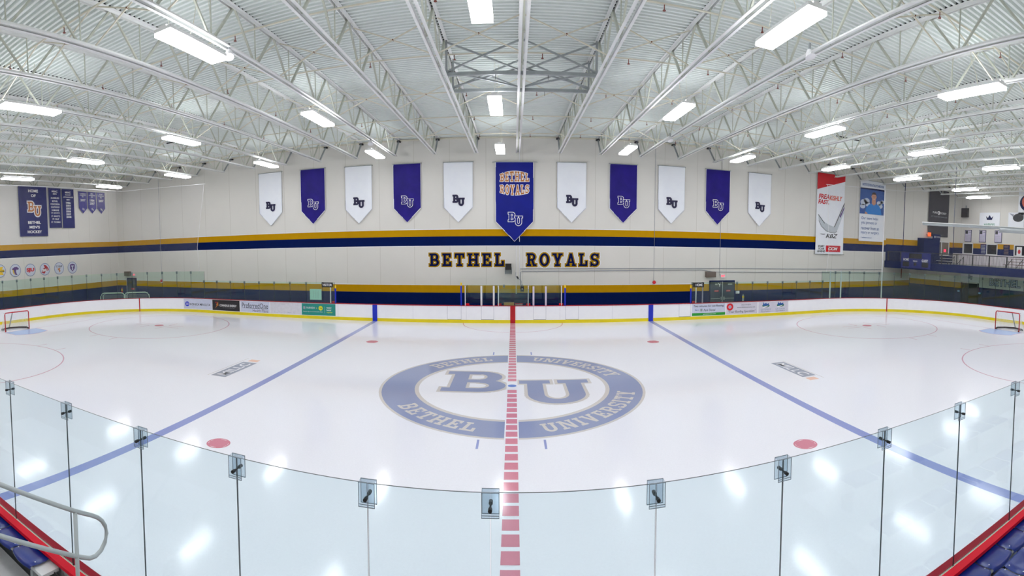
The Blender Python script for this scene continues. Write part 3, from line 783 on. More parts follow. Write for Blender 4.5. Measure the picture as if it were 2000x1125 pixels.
# penalty boxes and scorer's box glass behind the centre of the far boards
for a, b, l in ((-3.1, -.95, 'clear pane at the back of the left penalty box'), (-.95, 1.0, "clear pane behind the timekeeper's place"), (1.0, 3.15, 'clear pane at the back of the right penalty box')):
    pane(a, YF + 1.75, b, YF + 1.75, 1.0, 2.2, l, 'penalty box glass', M_farglass)
pane(-.93, YF, .98, YF, 1.05, 2.1, "low clear pane in front of the timekeeper's place", 'penalty box glass', M_farglass)
for x, l in ((-2.95, 'clear side pane at the left edge of the left penalty box'), (-.95, 'clear side pane left of the timekeeper'), (1.0, 'clear side pane right of the timekeeper'), (3.0, 'clear side pane at the right edge of the right penalty box')):
    pane(x, YF + .1, x, YF + 1.72, 1.0, 2.2, l, 'penalty box glass', M_farglass)
for x in (-.58, .60): clip(x, YF + 1.75, 2.2, 0, "clear clip behind the timekeeper's place, %s" % ('left' if x < 0 else 'right'), 'penalty box clips')
M_wpost = mat('white_post', (222, 222, 226), 0.35, var=.02); M_lpost = mat('lilac_post', (206, 196, 216), 0.35, var=.02)
for x, w, h, m_, l in ((-2.93, .05, 2.3, M_wpost, 'thin white post at the left edge of the left penalty box'), (-1.93, .11, 2.28, M_wpost, 'thick white gate post of the left penalty box, left one'),
        (-1.17, .11, 2.28, M_wpost, 'thick white gate post of the left penalty box, right one'), (-.88, .05, 2.3, M_wpost, 'thin white post left of the timekeeper'),
        (.95, .05, 2.3, M_wpost, 'thin white post right of the timekeeper'), (1.27, .11, 2.26, M_lpost, 'thick pale lilac gate post of the right penalty box, left one'),
        (2.03, .11, 2.26, M_lpost, 'thick pale lilac gate post of the right penalty box, right one'), (3.0, .05, 2.3, M_wpost, 'thin white post at the right edge of the right penalty box'),
        (-11.75, .05, 2.1, M_wpost, 'thin white post under the visitor sign'), (11.8, .05, 2.1, M_wpost, 'thin white post under the home sign'), (12.27, .06, 2.2, M_lpost, 'pale post just right of the home sign'),
        (22.75, .09, 3.2, M_wpost, 'tall white gate post in the right corner, left one'), (23.7, .09, 3.2, M_wpost, 'tall white gate post in the right corner, right one')):
    yy = YF + .03 if abs(x) < 22 else (HW - RC) + math.sqrt((RC + .13) ** 2 - (abs(x) - (HL - RC)) ** 2)
    o = MB().slab([(x - w / 2, yy - .03), (x + w / 2, yy - .03), (x + w / 2, yy + .03), (x - w / 2, yy + .03)], 1.05, h).build('gate_post', m_); tag(o, l, 'post', 'posts on the far boards')
MB
for x, top, l in ((-11.4, 2.2, 'blue padded post with yellow top right of the visitor sign'), (-3.18, 2.44, 'blue padded post with yellow top left of the penalty boxes'),
                  (3.22, 2.3, 'blue padded post with yellow top right of the penalty boxes'), (11.43, 2.2, 'blue padded post with yellow top left of the home sign')):
    o = empty('padded_post', T((x, YF + .02, 1.05)), l, 'post', 'blue bench posts')
    MB().tube([(0, 0, 0), (0, 0, top - 1.05 - .14)], .05, 10).build('blue_pad', M_bluep, o)
    MB().tube([(0, 0, top - 1.05 - .14), (0, 0, top - 1.05 + .02), (0, 0, top - 1.05 + .05)], [.052, .052, .03], 10).build('yellow_cap', M_yellow, o)
# red brackets at the foot of the box posts
for x in (-2.85, -.85, .92, 2.95, -11.55, 11.62): tag(MB().slab([(x - .1, YF + .02), (x + .12, YF + .02), (x + .16, YF + .12), (x - .06, YF + .12)], 1.07, 1.2).build('red_bracket', M_cap),
    'red bracket on the far cap rail, %s' % {-2.85: 'left edge of left penalty box', -.85: 'left of timekeeper', .92: 'right of timekeeper', 2.95: 'right edge of right penalty box', -11.55: 'below visitor sign', 11.62: 'below home sign'}[x], 'bracket')

# ================================================================== PENNANTS ON THE FAR WALL
def cloth(w, h, tip, n=14, amp=.018, ph=0.0):
    """pennant sheet with gentle folds; origin = top centre, hangs down -y; tip = extra length of the point"""
    mb = MB(); nx, ny = 12, 22; vs = []
    for j in range(ny + 1):
        for i in range(nx + 1):
            u = i / nx - .5; L = h + tip * (1 - abs(u) * 2); y = -L * j / ny
            z = amp * (math.sin(u * 7 + y * 1.3 + ph) + .5 * math.sin(u * 17 - y * 2.1 + ph * 2)) * (j / ny) * .9
            vs.append((u * w, y, z))
    fs = []
    for j in range(ny):
        for i in range(nx):
            a = j * (nx + 1) + i; fs.append((a, a + nx + 1, a + nx + 2, a + 1))
    return mb.add(vs, fs)
def make_pennant(w, h, tip, cm, white):
    o = empty('pennant_banner')
    c = cloth(w, h, tip).build('cloth', cm, o, smooth=True)
    mb = MB(); b = .045
    for a, q in (((-w / 2, 0), (-w / 2, -h)), ((w / 2, 0), (w / 2, -h)), ((-w / 2, -h), (0, -h - tip)), ((w / 2, -h), (0, -h - tip))):
        mb.bar((a[0], a[1], -.004), (q[0], q[1], -.004), .035, .008, up=(0, 0, 1))
    mb.build('hem', M_cloth_w if not white else mat('white_hem', (205, 210, 222), .6), o)
    MB().tube([(-w / 2 - .06, .02, -.09), (-w / 2 - .06, .02, 0), (w / 2 + .06, .02, 0), (w / 2 + .06, .02, -.09)], .022, 8).build('top_rod', M_galv, o)
    lay = ((.0, .004, 0),) if False else None
    if white: monogram('monogram', [M_orange, mat('dark_navy_print', (22, 16, 62), .5)], o, .0, -h + .48, .50, .035, ((.045, 0, 1),))
    else: monogram('monogram', [M_white, M_cloth_b], o, .0, -h + .46, .52, .035, ((.06, 0, 0), (0.0, .004, 1)))
    return o
PW = [(-17.56, 'w', 1.93, 10.4), (-14.07, 'b', 1.85, 10.38), (-10.59, 'w', 1.92, 10.32), (-7.13, 'b', 1.88, 10.29), (-3.64, 'w', 1.88, 10.27),
      (3.92, 'w', 1.92, 10.25), (7.45, 'b', 1.92, 10.26), (10.9, 'w', 1.92, 10.32), (14.44, 'b', 1.86, 10.34), (17.91, 'w', 1.94, 10.38)]
pw = make_pennant(1.92, 2.98, .97, M_cloth_w, True); pb = make_pennant(1.88, 2.98, .95, M_cloth_b, False)
used = {'w': 0, 'b': 0}
for x, c, w, z in PW:
    src = pw if c == 'w' else pb
    o = src if not used[c] else copy_tree(src); used[c] = 1
    o.matrix_world = F_far(x, z, YW - .10)
    side = 'left' if x < 0 else 'right'
    n = {3: 'nearest', 7: 'nearest', 10: 'second', 14: 'second', 17: 'outermost'}[int(abs(x))]
    l = {('w', 3): 'white pennant with dark monogram just %s of the big lettered banner', ('b', 7): 'blue pennant with outlined monogram, nearer one %s of the big banner',
         ('w', 10): 'white pennant with dark monogram between two blue pennants, %s side', ('b', 14): 'blue pennant with outlined monogram, farther one %s of the big banner',
         ('w', 17): 'outermost white pennant with dark monogram at the %s end of the row'}[(c, int(abs(x)))] % side
    tag(o, l, 'banner', 'white and blue pennants on the far wall')
big = empty('lettered_banner', F_far(.11, 10.23, YW - .14), 'large royal blue pointed banner with arched orange lettering on the far wall', 'banner')
cloth(2.5, 3.9, 1.3, amp=.014, ph=1).build('cloth', M_cloth_r, big, smooth=True)
mb = MB()
for a, q in (((-1.25, 0), (-1.25, -3.9)), ((1.25, 0), (1.25, -3.9)), ((-1.25, -3.9), (0, -5.2)), ((1.25, -3.9), (0, -5.2))): mb.bar((a[0], a[1], -.004), (q[0], q[1], -.004), .04, .008)
mb.build('hem', M_white, big)
MB().tube([(-1.45, .02, -.13), (-1.45, .02, 0), (1.5, .02, 0), (1.5, .02, -.13)], .022, 8).build('top_rod', M_galv, big)
M_ocl = [M_white, M_orange]
for word, base, sgn in (('BETHEL', -1.30, 1), ('ROYALS', -1.98, -1)):
    mb = MB()
    def fm(x, y, base=base, sgn=sgn):
        k = (x / .97)
        if sgn > 0: return (x, -1.27 + y * (.67 - .19 * k * k) / .6)
        return (x, -1.50 - (.6 - y) * (.65 - .16 * k * k) / .6)
    slab_word(mb, word, 1.90, .60, lambda x, y, fm=fm: fm(x - .95, y), [(.06, .045, 0), (0, .05, 1)], gap=.24)
    mb.build('arched_lettering', M_ocl, big)
monogram('monogram', [M_white, M_cloth_r], big, .02, -3.72, .60, .04, ((.06, 0, 0), (0.0, .004, 1)))

# ------------------------------------------------------------------ painted lettering on the far wall
for word, x0, x1, l in (('BETHEL', -5.64, -.6, 'navy slab lettering with gold edge on the far wall, left word'), ('ROYALS', .92, 5.82, 'navy slab lettering with gold edge on the far wall, right word')):
    o = empty('wall_lettering', F_far(x0, 3.36, YW - .012), l, 'lettering')
    mb = MB(); slab_word(mb, word, x1 - x0, .86, lambda x, y: (x, y), [(.13, 0, 0), (.085, .004, 1), (0, .008, 2)], gap=.27)
    mb.build('lettering', [M_white, M_letgold, M_letnavy], o)

# ------------------------------------------------------------------ fittings on the far wall
def wallbox(name, x0, x1, z0, z1, d, m, label, cat, y=YW):
    return tag(MB().box(x0, x1, y - d, y - .001, z0, z1).build(name, m), label, cat)
sp = empty('wall_speaker', T((-.3, YW, 3.2)), 'black square loudspeaker on a bracket under the wall lettering', 'loudspeaker')
MB().box(-.2, .2, -.42, -.12, -.06, .34).build('cabinet', M_black, sp)
mb = MB(); mb.box(-.24, -.21, -.35, 0, -.36, .1); mb.box(.21, .24, -.35, 0, -.36, .1); mb.box(-.24, .24, -.02, 0, -.36, -.05); mb.build('bracket', M_galv, sp)
cm_ = empty('wall_camera', T((.28, YW, 2.65)), 'small dark camera on the far wall right of the loudspeaker', 'camera')
MB().tube([(0, 0, .05), (0, -.12, .05), (.03, -.2, -.02)], .02, 6).build('arm', M_white, cm_); MB().tube([(.0, -.12, .0), (.06, -.32, -.1)], .055, 10).build('camera_body', M_black, cm_)
pn = empty('hanging_control_box', T((.60, YF + 1.6, 1.95)), 'dark control box hung by a cable behind the timekeeper glass', 'box')
MB().box(-.11, .11, -.05, .05, -.17, .17).build('case', M_dark, pn); MB().tube([(0, -.055, 0), (0, -.065, 0)], .035, 10).build('dial', M_white, pn)
MB().tube([(0, 0, .17), (-.05, .3, .5), (-.3, .8, .62), (-.42, 1.1, .75), (-.4, 1.15, 1.0)], .012, 6).build('cable', M_grey, pn)
for pts, l in (([(.44, 11.9), (.44, 5.0)], 'vertical conduit above the centre of the far wall, upper run'), ([(.44, 4.7), (.44, 2.1), ], 'vertical conduit beside the loudspeaker, right one'), ([(.22, 4.7), (.22, 1.5)], 'vertical conduit beside the loudspeaker, left one')):
    tag(MB().tube([(x, YW - .03, z) for x, z in pts], .02, 6).build('conduit', M_white), l, 'conduit')
tag(MB().tube([(.5, YW - .03, 3.19), (15.2, YW - .03, 3.21), (24, YW - .03, 3.15), (31, YW - .03, 3.1)], .022, 6).build('conduit', M_grey), 'upper long horizontal conduit on the right half of the far wall', 'conduit')
tag(MB().tube([(.52, YW - .04, 1.9), (.52, YW - .04, 2.95), (.62, YW - .04, 3.02), (13.3, YW - .04, 3.10), (14.3, YW - .04, 2.95), (31, YW - .04, 2.8)], .022, 6).build('conduit', M_grey), 'lower long horizontal conduit bending up beside the loudspeaker', 'conduit')
for x, z0, z1, l in ((9.72, 2.3, ZD, 'thin vertical conduit down to the red fire bell'), (14.75, 2.7, ZD, 'thin vertical conduit down to the exit sign above the double doors'), (-28.8, 2.2, ZD, 'thin vertical conduit at the left down to the red bell')):
    tag(MB().tube([(x, YW - .02, z0), (x, YW - .02, z1)], .012, 5).build('conduit', M_grey), l, 'conduit')
def bell(x, z, l):
    o = empty('fire_bell', T((x, YW, z)), l, 'fire bell')
    MB().box(-.12, .12, -.06, 0, -.15, .1).build('back_box', M_white, o)
    MB().tube([(0, -.06, .02), (0, -.12, .02), (0, -.14, .02)], [.13, .12, .05], 14).build('gong', M_red, o, smooth=False)
bell(9.74, 2.22, 'red fire bell on the far wall between bench area and doors'); bell(-28.8, 2.08, 'red fire bell on the far wall behind the left corner glass')
# double doors
o = empty('door_1', T((14.97, YW, 0))); struct(o)
MB().box(-1.02, 1.02, -.08, 0, 0, 2.32).build('door_frame', M_navy, o)
for s in (-1, 1):
    d = MB().box(min(0, s * .96), max(0, s * .96), -.11, -.081, .02, 2.24).build('door_leaf', M_door, o)
    mb = MB(); mb.box(min(s * .05, s * .94), max(s * .05, s * .94), -.17, -.14, .98, 1.03); mb.box(s * .12 - .05, s * .12 + .05, -.17, -.11, .9, 1.12); mb.build('push_bar', M_galv, d)
    c = MB().box(s * .42 - .2 if s < 0 else .42, s * .42 + .0 if s < 0 else .78, -.15, -.111, 2.0, 2.09).build('door_closer', M_galv, d)
    lb = empty('door_notice', parent_mw if False else None); lb.parent = d
    MB().box(s * .48 - .17, s * .48 + .17, -.115, -.112, 1.5, 1.62).build('notice_plate', M_red, lb)
    tx = text('notice_lettering', 'NO EXIT', .28, .06, M_white, lb); tx.matrix_local = frame((s * .48, -.117, 1.56), (1, 0, 0), (0, 0, 1))
MB().box(-.025, .025, -.13, -.081, .02, 2.24).build('centre_mullion', M_galv, o)
mb = MB(); mb.poly([(-.38, 2.12), (-.30, 2.12), (-.21, 2.0), (-.21, 1.88), (-.26, 1.88), (-.26, 1.99)], 0); mb.poly([(-.10, 2.12), (-.18, 2.12), (-.25, 2.0), (-.21, 1.98)], 0)
ym = mb.build('door_emblem', M_white, o); ym.matrix_local = frame((0, -.118, 0), (1, 0, 0), (0, 0, 1))
o = empty('door_2', T((-32.6, YW, 0))); struct(o)
mb = MB(); mb.box(-.62, -.52, -.08, 0, 0, 2.3); mb.box(.52, .62, -.08, 0, 0, 2.3); mb.box(-.62, .62, -.08, 0, 2.2, 2.3); mb.build('door_frame', M_navy, o)
d = MB().box(-.52, .52, -.07, -.03, .02, 2.2).build('door_leaf', M_door, o)
MB().box(-.05, .35, -.08, -.071, 1.2, 1.34).build('notice_plate', M_red, d); MB().tube([(-.62, -.1, 0), (-.62, -.1, 2.2)], .03, 6).build('edge_trim', M_galv, o)
def exitsign(x, z, l, y=YW, X=None):
    o = empty('exit_sign', T((x, y, z)), l, 'exit sign')
    MB().box(-.19, .19, -.10, -.02, -.12, .12).build('sign_housing', M_white, o); MB().box(-.05, .05, -.06, 0, -.04, .04).build('mount', M_galv, o)
    tx = text('exit_lettering', 'EXIT', .30, .15, M_exit, o, bold=.02); tx.matrix_local = frame((0, -.103, 0), (1, 0, 0), (0, 0, 1))
exitsign(15.0, 2.66, 'exit sign with red letters above the double doors'); exitsign(-32.2, 2.62, 'exit sign with red letters above the single door at the left corner')
wallbox('heater_box', 13.6, 14.35, 2.58, 2.98, .3, M_brown, 'brown box heater on the far wall above the double doors', 'heater')
wallbox('heater_box', -33.35, -32.7, 2.5, 2.93, .3, M_brown, 'brown box heater on the far wall above the corner door', 'heater')
wallbox('light_switch_plate', 16.12, 16.42, 1.32, 1.52, .03, M_white, 'small white notice on the far wall right of the double doors', 'notice')
def extinguisher(x, y, z, l, body):
    o = empty('fire_extinguisher', T((x, y, z)), l, 'fire extinguisher')
    MB().tube([(0, 0, -.25), (0, 0, .16), (0, 0, .22), (0, 0, .26)], [.07, .07, .045, .02], 12).build('cylinder', body, o, smooth=False)
    MB().tube([(0, 0, .0), (0, 0, .14)], .073, 12).build('yellow_label', M_yellow, o)
    mb = MB(); mb.bar((-.06, 0, .3), (.09, 0, .34), .025, .02); mb.tube([(.03, 0, .28), (.1, -.02, .2), (.09, -.02, -.1)], .01, 6); mb.build('handle_and_hose', M_black, o)
extinguisher(16.7, YW - .1, 1.0, 'fire extinguisher with yellow label on the far wall right of the double doors', M_galv)
extinguisher(-33.9, YW - .12, 1.05, 'red and yellow fire extinguisher in the far left corner behind the spare goals', M_red)
# coach's rink diagram board
o = empty('diagram_board', T((-12.83, YF + .03, 1.62)), 'pale green rink diagram board leaning on the far glass left of the visitor sign', 'board')
MB().box(-.42, .42, 0, .03, -.36, .36).build('board_face', mat('pale_green_board', (186, 222, 210), .4), o)
mb = MB()
for x in (-.16, -.02, .1, .2): mb.box(x, x + .012, -.004, -.001, -.25, .26)
mb.box(-.42, .42, -.006, -.001, -.37, -.345); mb.build('drawn_lines', mat('faded_line', (150, 150, 160), .5), o)
# bench signs
for x, wd, body, l in ((-11.95, .78, 'VISITOR', 'black sign with white letters above the left bench glass'), (11.95, .78, 'HOME', 'black sign with white letters above the right bench glass')):
    o = empty('bench_sign', T((x, YF - .03, 2.28)), l, 'sign')
    MB().box(-wd / 2, wd / 2, -.02, .02, -.16, .16).build('sign_plate', M_black, o)
    tx = text('sign_lettering', body, wd * (.86 if len(body) > 4 else .62), .16, M_white, o, bold=.02); tx.matrix_local = frame((0 if len(body) > 4 else .03, -.024, 0), (1, 0, 0), (0, 0, 1))
# timekeeper's clutter
tag(MB().box(-.55, .08, YF + .18, YF + .5, .95, 1.22).build('wooden_box', M_wood), 'tan wooden box on the timekeeper counter behind the red stripe', 'box')
mb = MB(); mb.box(.15, .6, YF + .2, YF + .35, 1.05, 1.15, 0); mb.box(.13, .62, YF + .18, YF + .36, 1.15, 1.17, 1); tag(mb.build('control_console', [M_galv, M_cap]), 'grey control console with red edge right of the wooden box', 'console')
tag(MB().box(-.95, 1.0, YF + .1, YF + .7, .88, .95).build('counter_top', M_white), "white counter of the timekeeper's place behind the far boards", 'counter')

# ================================================================== ADVERTS ON THE FAR BOARDS
def advert(x0, x1, m, label, name='advert_board'):
    o = empty(name, frame(((x0 + x1) / 2, HW - .008, .62), (1, 0, 0), (0, 0, 1)), label, 'advert')
    w = (x1 - x0) / 2
    MB().slab([(-w, -.38), (w, -.38), (w, .40), (-w, .40)], -.004, .002).build('advert_panel', m, o); return o, w
M_adpale = mat('pale_advert', (204, 208, 228), .35); M_adpale2 = mat('pale_advert_warm', (212, 208, 220), .35); M_advblk = mat('black_advert', (38, 36, 40), .35)
M_txtd = mat('dark_text', (40, 40, 60), .5)
# on the corner arc the first advert is turned with the boards
o, w = advert(-21.95, -21.3, M_adpale, 'x'); bpy.data.objects.remove(o.children[0]); bpy.data.objects.remove(o)
o = empty('advert_board', frame((-22.53, HW - .012, .62), (1, 0, 0), (0, 0, 1)), 'pale grey advert with a blue globe, leftmost on the far boards', 'advert'); w = 1.28
mb = MB()
for k in range(10): mb.poly(rc(-w + 2 * w * k / 10, -.38, -w + 2 * w * (k + 1) / 10, .40), .002)
mb.build('advert_panel', M_adpale, o)
MB().disc(-.98, 0, .19, .006).build('blue_globe', M_bluep, o)
mb = MB()
for yy in (-.06, 0, .06): mb.poly(rc(-1.10, yy - .012, -.86, yy + .012), .009)
mb.build('globe_stripes', M_white, o); text('advert_lettering', 'KONICA MINOLTA', 1.85, .17, M_txtd, o, .2, -.02, .006, bold=.01)
FI = o.matrix_world.inverted()
for c in o.children:                                    # bend the sheet round the corner of the boards
    for v in c.data.vertices:
        p = o.matrix_world @ v.co
        if p.x < -(HL - RC):
            a = (-(HL - RC) - p.x) / RC; r = RC - (HW - p.y)
            p = Vector((-(HL - RC) - r * math.sin(a), (HW - RC) + r * math.cos(a), p.z))
        v.co = FI @ p
o, w = advert(-21.2, -18.78, M_advblk, 'black advert with an orange lightning bolt on the far boards')
mb = MB(); mb.poly([(-.98, -.25), (-.78, .02), (-.88, .02), (-.68, .27), (-.66, .12), (-.72, .12), (-.62, -.02), (-.72, -.02)], .006, 0); mb.disc(-.86, .2, .05, .008, 1); mb.build('lightning_bolt', [M_orange, M_red], o)
text('advert_lettering', 'CONNEXUS ENERGY', 1.5, .16, M_white, o, .2, 0, .006, bold=.02); text('small_lettering', 'Your Community Energy Partner', 1.05, .06, M_grey, o, .25, -.17, .006)
o, w = advert(-18.7, -16.3, M_adpale, 'pale advert with dark serif words and a rule, left of the blank board')
text('advert_lettering', 'PreferredOne', 2.15, .36, M_txtd, o, 0, .10, .006); MB().poly(rc(-1.0, -.11, 1.05, -.085), .006).build('rule', M_txtd, o); text('small_lettering', 'Health Plans', 1.25, .22, mat('mauve_text', (110, 90, 120), .5), o, .45, -.25, .006)
o, w = advert(-13.82, -11.38, M_teal, 'teal advert with a yellow circle beside the visitor sign')
MB().poly(rc(-1.1, .02, -.95, .2), .006).build('square_emblem', M_grey, o)
text('advert_lettering', 'FAIRVIEW', .62, .13, M_white, o, -.55, .11, .006); text('plus_sign', '+', .08, .08, M_yellow, o, -.12, .1, .006, bold=.03)
MB().disc(.17, .1, .15, .006).build('yellow_circle', mat('lime_yellow', (225, 225, 40), .4), o); text('circle_lettering', 'Tria', .16, .09, M_txtd, o, .17, .1, .009, bold=.02)
text('small_lettering', 'Fairview Sports and Orthopedic Care', 1.4, .07, M_white, o, -.4, -.15, .006, bold=.01)
MB().poly(rc(.46, -.22, .47, .22), .006).build('divider', M_white, o)
text('slogan', 'getting\nbetter', .36, .26, M_white, o, .76, .07, .006, bold=.02); text('slogan_end', 'together', .42, .11, mat('lime_text', (190, 215, 60), .4), o, .8, -.17, .006, bold=.015)
o, w = advert(11.5, 13.9, M_adpale, 'pale advert with a green bottom stripe beside the home sign')
MB().poly(rc(-w, -.38, w, -.20), .005).build('green_stripe', M_green, o); text('headline', 'Two minutes for not flossing.', 2.2, .17, M_txtd, o, 0, .24, .006, shear=.15, bold=.015)
text('advert_lettering', 'Park Dental', .85, .15, M_txtd, o, .05, -.02, .006, shear=.2, bold=.01); text('side_lettering', 'Metro', .3, .07, M_print_blue, o, -.85, .0, .006, bold=.02)
MB().poly(rc(-.62, -.09, -.47, .08), .006).build('leaf_emblem', M_grey, o); text('web_lettering', 'parkdental.com', .9, .09, M_white, o, .05, -.29, .008, bold=.01)
o, w = advert(13.98, 16.38, M_adpale2, 'pale advert with a big red ring on the right far boards')
MB().ring(-.93, .13, .11, .25, .006, n=32).build('red_ring', M_red, o); MB().disc(-.93, .13, .05, .006).build('ring_dot', M_print_blue, o)
text('phone_lettering', '763-314-0234', .72, .1, M_txtd, o, .3, .25, .006); text('web_lettering', 'www.allelementsinc.net', 1.4, .1, M_txtd, o, .3, .08, .006); text('slogan', '"Your Roofing Specialists"', 2.1, .2, M_txtd, o, .0, -.22, .006, shear=.15, bold=.005)
o, w = advert(16.46, 18.9, M_adpale2, 'pale advert with twin green and blue emblems, rightmost on the far boards')
for xx in (-.62, .58):
    e = empty('emblem'); e.parent = o
    mb = MB(); mb.disc(xx, .12, .30, .006, 0, 24, .12); mb.poly([(xx - .25, .2), (xx - .2, .38), (xx - .12, .25), (xx, .33), (xx + .08, .24), (xx + .22, .3), (xx + .25, .15), (xx - .2, .1)], .008, 1); mb.poly([(xx - .28, .04), (xx + .2, .12), (xx + .1, .05), (xx - .2, -.02)], .009, 2)
    mb.build('crest', [mat('dark_green_print', (20, 110, 70), .5), M_print_blue, M_white], e); text('advert_lettering', 'GATEWAY', .82, .13, mat('bluegrey_text', (130, 150, 180), .5), e, xx, -.15, .006); text('small_lettering', 'BANK OF MINNESOTA', .75, .05, M_txtd, e, xx, -.29, .006)
# blank scuffed panel
o, w = advert(-16.25, -13.86, mat('scuffed_white_panel', (216, 214, 222), .4, var=.06, scale=5), 'blank scuffed white panel between two adverts')
mb = MB()
for i in range(16):
    a = random.uniform(-1, 1); b = random.uniform(-.34, -.2); mb.poly(rc(a, b, a + random.uniform(.05, .18), b + .012), .004)
mb.poly([(-.5, .3), (0, .26), (0, .28), (-.5, .32)], .004); mb.build('scuff_marks', M_seam, o)

# ================================================================== BANNERS ON THE FAR RIGHT AND LEFT WALLS
def flatbanner(name, mw, w, h, m, label):
    o = empty(name, mw, label, 'banner')
    cloth(w, h, 0, amp=.008).build('cloth', m, o, smooth=True); MB().tube([(-w / 2 - .03, .01, -.11), (-w / 2 - .03, .01, 0), (w / 2 + .03, .01, 0), (w / 2 + .03, .01, -.11)], .02, 6).build('top_rod', M_galv, o)
    return o
o = flatbanner('advert_banner', F_far(24.65, 11.05, YW - .12), 2.9, 6.65, M_cloth_w, 'tall white and red hockey stick banner on the far wall')
MB().tube([(-1.6, -6.64, .0), (1.6, -6.64, .0)], .022, 6).build('bottom_rod', M_galv, o)
MB().poly([(-1.45, 0), (-1.45, -1.36), (1.45, -.47), (1.45, 0)], .02).build('red_corner', M_red, o)
text('headline_start', 'FREA', 1.1, .40, M_red, o, -.72, -1.90, .02, bold=.035, shear=.15); text('headline_middle', 'KISHLY', 1.34, .40, mat('orange_red_print', (226, 84, 40), .45), o, .52, -1.95, .02, bold=.03, shear=.15); text('headline_second_line', 'FAST.', 1.1, .36, M_red, o, -.75, -2.34, .02, bold=.035, shear=.15)
mb = MB()
shaft = [(1.44, -2.3), (1.44, -3.1), (1.05, -4.0), (.75, -4.75), (.5, -4.82), (.35, -4.6), (.6, -4.1), (.95, -3.3)]
mb.poly([(1.44, -2.25), (1.44, -3.05), (.72, -4.68), (.40, -4.42)], .02, 0)
blade = [(-1.27, -3.40), (-1.0, -3.72), (-.6, -4.0), (-.1, -4.22), (.35, -4.32), (.48, -4.2), (.72, -4.68), (.5, -4.86), (.1, -4.84), (-.4, -4.72), (-.9, -4.35), (-1.2, -3.9)]
for i in range(5): mb.poly([blade[i], blade[i + 1], blade[10 - i], blade[11 - i]], .021, 0)
mb.poly([(1.44, -2.22), (1.44, -2.4), (.50, -4.30), (.38, -4.40)], .024, 1)
mb.poly([(1.44, -2.55), (1.44, -2.75), (1.05, -3.55), (.95, -3.45)], .025, 2)
for i in range(6, 11): mb.bar((blade[i][0], blade[i][1], .024), (blade[i + 1][0], blade[i + 1][1], .024), .03, .004, 1)
mb.bar((-1.27, -3.40, .024), (-.6, -4.1, .024), .05, .004, 1)
mb.build('printed_stick', [mat('stick_grey', (196, 204, 210), .4), M_black, M_purple], o)
text('product_lettering', 'RBZ', 1.25, .34, M_black, o, .2, -5.12, .02, bold=.015, shear=.35); MB().poly([(-1.05, -4.97), (-.45, -4.97), (-.62, -5.02), (-.85, -5.02)], .02).build('swoosh', M_black, o)
text('slogan', 'START\nYOUR\nLEGEND', .82, .58, M_black, o, -.86, -6.2, .02, bold=.03); MB().poly(rc(-.38, -6.45, 1.15, -5.92), .02).build('red_box', M_red, o); text('box_lettering', 'CCM', 1.0, .26, M_white, o, .35, -6.18, .024, bold=.05, shear=.3)
o = flatbanner('advert_banner', F_far(29.35, 11.0, YW - .12), 3.05, 5.35, M_cloth_w, 'tall advert banner with a man in a blue shirt on the far wall')
text('header_lettering', 'INSTITUTE FOR ATHLETIC MEDICINE', 2.6, .22, M_print_blue, o, 0, -.38, .02, bold=.02); MB().poly(rc(-1.52, -.78, 1.52, -.64), .02).build('blue_rule', M_letnavy, o)
MB().poly(rc(-1.52, -2.95, 1.52, -.78), .019).build('printed_sky', M_sky, o)
mb = MB()
for cx, cy, r in ((-1.1, -1.95, .38), (-.75, -1.8, .35), (-1.2, -2.3, .3), (-.6, -2.1, .3), (.75, -1.9, .28), (1.05, -1.8, .2), (1.2, -1.75, .22), (.9, -2.15, .3)): mb.disc(cx, cy, r, .022, 0, 20, r * .7)
mb.build('printed_cloud', M_cloud, o)
pr = empty('printed_person'); pr.parent = o
MB().poly([(-.95, -2.94), (-.82, -2.45), (-.5, -2.12), (-.15, -1.98), (.35, -1.98), (.75, -2.12), (1.0, -2.45), (1.1, -2.94)], .026).build('shirt', M_shirt, pr)
mb = MB(); mb.poly([(-.12, -1.6), (.32, -1.6), (.34, -2.0), (.1, -2.14), (-.14, -2.0)], .028); mb.disc(.1, -1.36, .27, .03, 0, 24, .37); mb.poly([(-.95, -2.94), (-.9, -2.75), (-.68, -2.80), (-.6, -2.94)], .03); mb.disc(-.18, -1.38, .04, .029, 0, 10, .08); mb.disc(.38, -1.38, .04, .029, 0, 10, .08); mb.build('face_and_neck', M_skin, pr)
mb = MB(); mb.poly([(-.19, -1.3), (-.16, -1.08), (.0, -.97), (.2, -.97), (.35, -1.08), (.39, -1.3), (.3, -1.17), (-.08, -1.17)], .033); mb.build('hair', M_hair, pr)
mb = MB(); mb.poly(rc(-.06, -1.36, .04, -1.33), .034); mb.poly(rc(.16, -1.36, .26, -1.33), .034); mb.poly([(.08, -1.48), (.13, -1.48), (.11, -1.38)], .034); mb.build('eyes_and_nose', M_hair, pr); MB().poly([(-.02, -1.56), (.1, -1.61), (.23, -1.56), (.1, -1.58)], .034).build('mouth', M_white, pr)
for i, ln in enumerate(('Our team helps', 'you prevent or', 'recover from an', 'injury or surgery.')): text('slogan_line', ln, (2.0, 1.9, 2.15, 2.2)[i], .30, M_print_blue, o, -1.3, -3.35 - i * .42, .02, align='L')
text('web_lettering', '> athleticmed.org', 1.3, .12, M_print_blue, o, -1.3, -5.05, .02, align='L', bold=.02)
o = flatbanner('advert_banner', F_far(38.6, 11.3, YW - .12), 3.2, 4.8, mat('charcoal_banner', (50, 48, 56), .55, var=.1), 'tall charcoal banner on the upper wall near the right corner')
